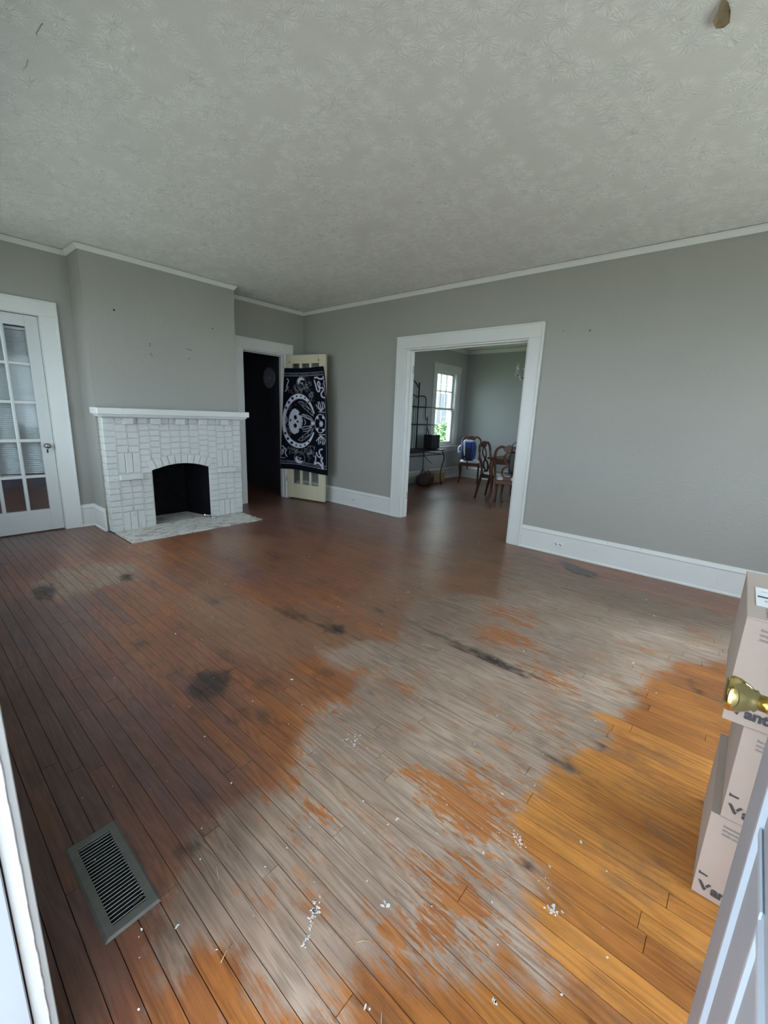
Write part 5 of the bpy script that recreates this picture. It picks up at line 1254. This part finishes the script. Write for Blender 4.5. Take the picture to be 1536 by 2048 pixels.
MB().box((-0.19, -0.12, 0.2005), (0.19, -0.002, 0.204)).build('flap', M['card_tan'], t); MB().box((-0.19, 0.002, 0.2005), (0.19, 0.12, 0.204)).build('flap', M['card_tan'], t)
M['bag_brown'] = simple('dark_brown_cloth', (0.05, 0.028, 0.02), 0.8, 0, 0.2, 30)
t = empty('duffel_bag', (2.42, -0.62, 0), math.radians(10), 'dark brown soft bag slumped on the floor under the iron rack', 'bag')
MB().ellipsoid((0, 0, 0.115), (0.25, 0.13, 0.115), 22, 12, 0.75).build('body', M['bag_brown'], t)
for s in (-1, 1): MB().tube(cat([(-0.09, s*0.06, 0.21), (-0.06, s*0.05, 0.28), (0.06, s*0.05, 0.28), (0.09, s*0.06, 0.21)]), 0.009, 6).build('handle', M['bag_brown'], t)
# return-air grille low on the far dining wall
gl = empty('wall_grille', (DX1-0.003, -2.35, 0.42), 0, 'white louvered return grille low on the far dining room wall', 'grille')
MB().box((-0.012, -0.38, -0.17), (0, 0.38, -0.14)).box((-0.012, -0.38, 0.14), (0, 0.38, 0.17)).box((-0.012, -0.38, -0.14), (0, -0.35, 0.14)).box((-0.012, 0.35, -0.14), (0, 0.38, 0.14)).build('frame', M['trim'], gl)
for i in range(12): MB().obox(Matrix.Translation((-0.006, 0, -0.13+i*0.0235)) @ Matrix.Rotation(0.6, 4, 'Y'), (-0.001, -0.35, -0.009), (0.001, 0.35, 0.009)).build('louver', M['trim'], gl)

# ================================================================== HALL
M['plate'] = simple('dull_violet_plate', (0.42, 0.42, 0.52), 0.3, 0.3, 0.2, 20)
pl = empty('wall_plate', (0.0, 0.86, 1.80), 0, 'round patterned plate with a pale centre on the dark hall wall', 'wall plate')
MB().lathe([(0.002, -0.006), (0.05, -0.010), (0.10, -0.012), (0.155, -0.022), (0.163, -0.020), (0.155, -0.010), (0.05, -0.002)], ax=0, seg=36).build('dish', M['plate'], pl)
MB().lathe([(0.028, -0.013), (0.032, -0.011), (0.032, -0.008)], ax=0, seg=12).build('centre', M['white_cloth'], pl)
for r0 in (0.07, 0.11, 0.14): MB().tube([(-0.0125-0.05*max(0, r0-0.10), r0*math.cos(k*PI/16), r0*math.sin(k*PI/16)) for k in range(32)], 0.003, 5, closed=True).build('band', M['cushion'] if r0 > 0.13 else M['plate'], pl)
hd = empty('hall_cupboard', (-0.33, 2.6, 0), 0, 'tall black glossy cupboard standing in the dark hall', 'cupboard')
M['gloss_black'] = simple('gloss_black_paint', (0.03, 0.03, 0.035), 0.18, 0, 0.1, 10)
MB().box((-0.28, -0.25, 0.0), (0.28, 0.25, 1.75)).build('body', M['gloss_black'], hd, bevel=0.02, segs=3)
MB().box((-0.275, -0.268, 0.08), (0.275, -0.252, 1.73)).build('door', M['gloss_black'], hd, bevel=0.006)
MB().tube([(-0.22, -0.275, 0.8), (-0.22, -0.30, 0.83), (-0.22, -0.30, 1.27), (-0.22, -0.275, 1.3)], 0.009, 8).build('handle', M['chrome'], hd)
M['violet'] = simple('dusky_violet_cloth', (0.13, 0.11, 0.22), 0.8)
st = empty('hall_chair', (-0.98, 1.7, 0), math.radians(200), 'small violet cushioned chair in the dark hall', 'chair')
MB().box((-0.2, -0.2, 0.43), (0.2, 0.2, 0.49)).build('seat', M['violet'], st, bevel=0.02, segs=2)
MB().box((-0.21, -0.18, 0.60), (-0.17, 0.18, 0.92)).build('backrest', M['violet'], st, bevel=0.015, segs=2)
for a in (-1, 1):
    MB().tube([(-0.19, a*0.17, 0), (-0.18, a*0.17, 0.45), (-0.19, a*0.15, 0.9)], 0.012, 8).build('leg', M['black'], st); MB().tube([(0.17, a*0.17, 0), (0.17, a*0.17, 0.44)], 0.012, 8).build('leg', M['black'], st)

# ================================================================== OUTSIDE the dining window
M['siding'] = simple('pale_siding', (0.24, 0.28, 0.26), 0.7, 0, 0.05, 4)
sd = empty('neighbour_house', (14.0, 7.6, -0.5), 0, 'pale clapboard house seen through the dining window', 'house')
MB().box((-9.0, 0, 0), (9.0, 3, 7)).build('body', M['siding'], sd)
for i in range(36): MB().prism([(-0.045, i*0.19), (0.0, i*0.19), (0.0, i*0.19+0.19), (-0.018, i*0.19+0.19)], 0, -9.02, 9.02).build('clapboard', M['siding'], sd)
for x in (-1.55, 1.2):
    f = MB().box((x-0.55, -0.09, 1.1), (x+0.55, -0.03, 3.1)).build('window', M['trim'], sd); MB().box((x-0.45, -0.10, 1.2), (x+0.45, -0.09, 3.0)).build('pane', M['gloss_black'], f)
def leaf_blob(name, c, r, n, seed, label, cat_, col):
    rs_ = np.random.RandomState(seed); q = MB()
    for _ in range(n):
        v = rs_.randn(3); v = v/np.linalg.norm(v)*rs_.uniform(0.75, 1.0); p_ = Vector((v[0]*r[0], v[1]*r[1], v[2]*r[2]))
        a = Vector(rs_.randn(3)).normalized()*0.07; b = a.cross(Vector(rs_.randn(3))).normalized()*0.045
        q.add([p_-a, p_+b, p_+a, p_-b], [(0, 1, 2, 3)])
    root = empty(name, c, 0, label, cat_)
    o = q.build('foliage', col, root); o['kind'] = 'stuff'
    MB().tube([(0, 0, -r[2]-0.4), (0.02, 0, 0)], 0.04, 6).build('stem', M['bag_brown'], root)
M['leaf'] = simple('bright_leaves', (0.13, 0.24, 0.09), 0.6, 0, 0.3, 8)
for (sx3, sy3), lb in zip(((6.9, 3.2), (8.6, 3.6), (10.4, 4.1)), ('green shrub outside the dining window nearest the house corner', 'green shrub between two others outside the dining window', 'green shrub farthest out beyond the dining window')):
    leaf_blob('shrub', (sx3, sy3, 0.3), (0.75, 0.55, 0.85), 1600, int(sx3*10), lb, 'shrub', M['leaf'])
tr = empty('wire_trellis', (6.15, 1.7, -0.5), math.radians(-57), 'thin metal grid trellis standing outside the dining window', 'trellis')
for i in range(6): MB().tube([(-0.5+i*0.2, 0, 0), (-0.5+i*0.2, 0, 1.9+0.08*(i % 2))], 0.008 if i % 2 else 0.012, 6).build('upright', M['old_metal'], tr)
for k in range(9): MB().tube([(-0.52, 0.008, 0.2+k*0.2), (0.52, 0.008, 0.2+k*0.2)], 0.005, 5).build('crossbar', M['old_metal'], tr)
